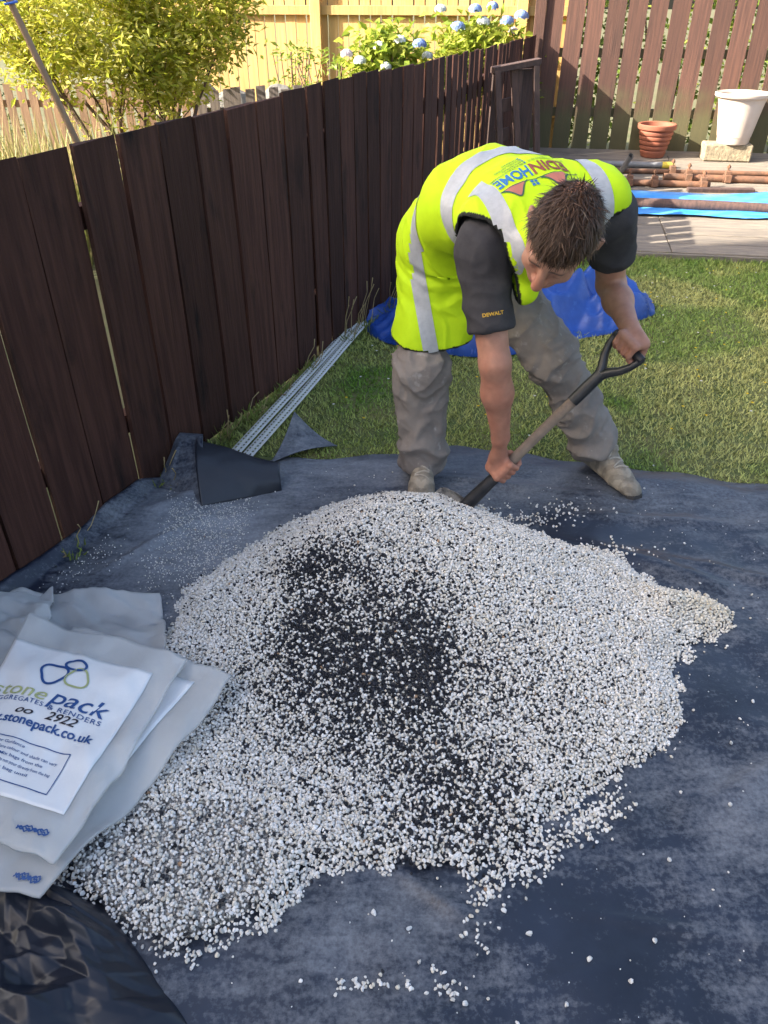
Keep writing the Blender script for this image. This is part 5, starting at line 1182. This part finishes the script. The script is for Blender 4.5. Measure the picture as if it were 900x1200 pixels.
def strip(name, frames, w, m, parent=None, off=.0025, nw=7):
    """frames: list of (outer point, inward direction, across direction)"""
    rows = []
    for o, d, a in frames:
        row = []
        for k in range(nw):
            q, nn = cast(o+a*w*(k/(nw-1)-.5), d)
            row.append(None if q is None else q-np.asarray(d)*off)
        rows.append(row)
    VV_, FF_, ix = [], [], {}
    for i, row in enumerate(rows):
        for k, p in enumerate(row):
            if p is not None: ix[i, k] = len(VV_); VV_.append(p)
    for i in range(len(rows)-1):
        for k in range(nw-1):
            c = [(i, k), (i+1, k), (i+1, k+1), (i, k+1)]
            if all(q in ix for q in c):
                P4 = [VV_[ix[q]] for q in c]
                if max(np.linalg.norm(P4[a]-P4[(a+1) % 4]) for a in range(4)) < .055: FF_.append([ix[q] for q in c])
    if not FF_: return None
    return obj_np(name, np.array(VV_)-PO, np.array(FF_), m, parent or vest)
def band(c, a0, a1, n=90, ax=TOR, e1=LAT, e2=BAK):
    fr = []
    for t in np.linspace(a0, a1, n):
        d = e1*math.cos(t)+e2*math.sin(t); fr.append((c+d*.45, -d, ax))
    return fr
R_ = math.radians
strip('reflective_band', band(PEL+TOR*.345-BAK*.02, R_(-10), R_(205)), .050, M['reflect'])
strip('reflective_band', band(PEL+TOR*.13-BAK*.03, R_(10), R_(176), 110), .050, M['reflect'])
strip('reflective_band', [(np.array((.084+.081*t, 2.0, .925-.385*t)), np.array((.0, 1., 0)), np.array((1., 0, .1))) for t in np.linspace(0, 1, 40)], .052, M['reflect'])
for sg_ in (-1, 1):
    strip('reflective_strap', band(THX+LAT*sg_*.162-B2*.02, R_(100), R_(-80), 80, LAT, T2, B2), .048, M['reflect'])

# print on the back of the vest
M['p_red'] = mat('brown_red_print', (.23, .055, .035), rough=.7); M['p_blue'] = mat('blue_print', (.02, .14, .36), rough=.7); M['p_dark'] = mat('dark_green_print', (.03, .09, .055), rough=.7); M['p_pink'] = mat('faded_red_print', (.42, .14, .10), rough=.7)
BC = THX+T2*.035-LAT*.030
def on_back(name, V2, F2, m):
    out = []; ok = True
    for x, y in V2[:, :2]:
        o = BC-LAT*x+T2*y+B2*.5; q, nn = cast(o, -B2, .9); out.append(q+B2*.0022 if q is not None else o-B2*.36)
    return obj_np(name, np.array(out)-PO, F2, m, vest, smooth=False)
def btext(s, x0, x1, y, h, m, bold=0, slant=0.0, shear=0):
    V2, F2 = text_mesh(s, 1.0, shear, bold); w = np.ptp(V2[:, 0]); V2[:, 0] = x0+(V2[:, 0]-V2[:, 0].min())/w*(x1-x0); V2[:, 0] = V2[:, 0]*.86-.006; V2[:, 1] = y+V2[:, 1]*h+slant*V2[:, 0]; return on_back('print', V2, F2, m)
btext('EDIN', -.125, .0, .0, .066, M['p_red'], .03); btext('HOME', .006, .128, .0, .066, M['p_blue'], .03)
for i, (s, a, b_) in enumerate((('INSULATING SYSTEMS', .0, .128), ('RENDERING', .0, .075), ('ROUGHCASTING', .0, .095), ('ROOFING', .0, .06))): btext(s, a, b_, -.018-i*.0145, .0125, M['p_dark'], .01)
for i in range(4):
    V2, F2 = ring_mesh([(-.008, -.016-i*.0145), (-.002, -.016-i*.0145)], .006, False); on_back('print', V2, F2, M['p_blue'])
for y in (-.012, -.018): V2, F2 = ring_mesh([(-.125+.01*k, y) for k in range(12)], .0016, False); on_back('print', V2, F2, M['p_dark'])
def hill(x0, x1, pk, y0, hh):
    t = np.linspace(0, 1, 16); top = [(x0+(x1-x0)*a, y0+hh*math.exp(-((a-pk)/.28)**2)-hh*math.exp(-(pk/.28)**2)*(1-a)) for a in t]
    V2, F2 = ring_mesh(top, .0045, False); on_back('print', V2, F2, M['p_dark'])
    Vf = np.array([(a, b, 0) for a, b in top]+[(a, y0, 0) for a, _ in top]); n_ = len(top); Ff = np.array([[i, i+1, n_+i+1, n_+i] for i in range(2, n_-3)]); on_back('print', Vf, Ff, M['p_pink'])
hill(-.10, -.015, .45, .062, .045); hill(.025, .105, .5, .058, .042)
V2, F2 = ring_mesh([(-.13+.01*k, .060) for k in range(28)], .0025, False); on_back('print', V2, F2, M['p_dark'])
for a, b_ in ((.004, .068), (.016, .068), (.004, .080), (.016, .080)): V2, F2 = ring_mesh([(a-.0045, b_), (a+.0045, b_)], .009, False); on_back('print', V2, F2, M['p_blue'])

# small yellow maker's lettering on the right sleeve
bs = BVHTree.FromPolygons([tuple(p) for p in SHV], [tuple(int(i) for i in f) for f in SHF]); M['p_yellow'] = mat('yellow_print', (.55, .33, .03), rough=.7)
V2, F2 = text_mesh('DEWALT', 1.0, 0, .03); V2[:, 0] = (V2[:, 0]-V2[:, 0].mean())/np.ptp(V2[:, 0])*.062; V2[:, 1] *= .014
c0 = SHR+(ELR-SHR)*.56; axd = nrm(ELR-SHR); fwd = nrm(np.array((-.05, -.9, .42))); fwd = nrm(fwd-axd*(fwd@axd)); sx_ = np.cross(axd, fwd); sx_ = sx_ if sx_[0] > 0 else -sx_; out = []
for x, y in V2[:, :2]:
    o = c0+sx_*x-axd*y+fwd*.2; h = bs.ray_cast(Vector(o), Vector(-fwd), .4); out.append(np.array(h[0])+fwd*.002 if h[0] is not None else o-fwd*.12)
obj_np('print', np.array(out)-PO, F2, M['p_yellow'], shirt, smooth=False)

# ------------------------------------------------------------------ shovel
sh = empty('shovel', SA); tag(sh, 'shovel with worn wooden shaft and black split handle held by the man', 'shovel')
M['shaft'] = mat('worn_ash_shaft', (.27, .20, .15), (.17, .125, .095), 14, .75, .4, 40, (1, 1, 1), c3=(.10, .075, .06), scale3=10, lo3=.58, hi3=.7); M['black'] = mat('black_painted_steel', (.014, .015, .018), (.03, .03, .033), 30, .38, .1)
M['blade'] = mat('dusty_steel', (.34, .34, .33), (.07, .07, .075), 26, .6, .3, 60)
fr_ = nrm(SB-SA); sv = BARD-fr_*(BARD@fr_); sv = nrm(sv)
def seg(pts, r, name, m, n=14, sx=1.0):
    b = MB(); b.tube(pts, r, n, sx=sx); o = b.build(name, m, sh, smooth=True); o.location = -SA; return o
seg([SA+fr_*.07, SA+fr_*.30, SA+fr_*.545], [.0180, .0178, .0175], 'shaft', M['shaft'])
seg([SA-fr_*.06, SA+fr_*.02, SA+fr_*.08, SA+fr_*.135], [.026, .024, .0215, .0205], 'socket', M['black'])
seg([SA+fr_*.475, SA+fr_*.53, SA+fr_*.60], [.0205, .0205, .019], 'handle_ferrule', M['black'])
for g_ in (-1, 1):
    P = [SA+fr_*.585, SA+fr_*.615+sv*g_*.014, SA+fr_*.645+sv*g_*.038, SA+fr_*.675+sv*g_*.053, SB+fr_*.004+sv*g_*.060, SB+fr_*.020+sv*g_*.060]
    seg(P, [.0165, .0155, .0135, .0120, .0115, .0115], 'handle_arm', M['black'], 10)
seg([SB+fr_*.012-sv*.066, SB+fr_*.012+sv*.066], .0145, 'grip', M['black'])
nb = nrm(np.cross(fr_, sv)); nb = nb if nb[2] > 0 else -nb
u, v = np.meshgrid(np.linspace(0, 1, 26), np.linspace(-1, 1, 18), indexing='ij'); wd = .11*np.sqrt(np.clip(1-np.clip((u-.78)/.22, 0, 1)**2*.55, .02, 1))*smooth01(-.12, .16, u)
ctr = (SA-fr_*.03)[None, None]-fr_[None, None]*(u*.30)[..., None]; P = ctr+sv*(wd*v)[..., None]+nb*(.028*v*v-.02*u*(1-u))[..., None]
slab('blade', P-SA, .003, M['blade'], sh)
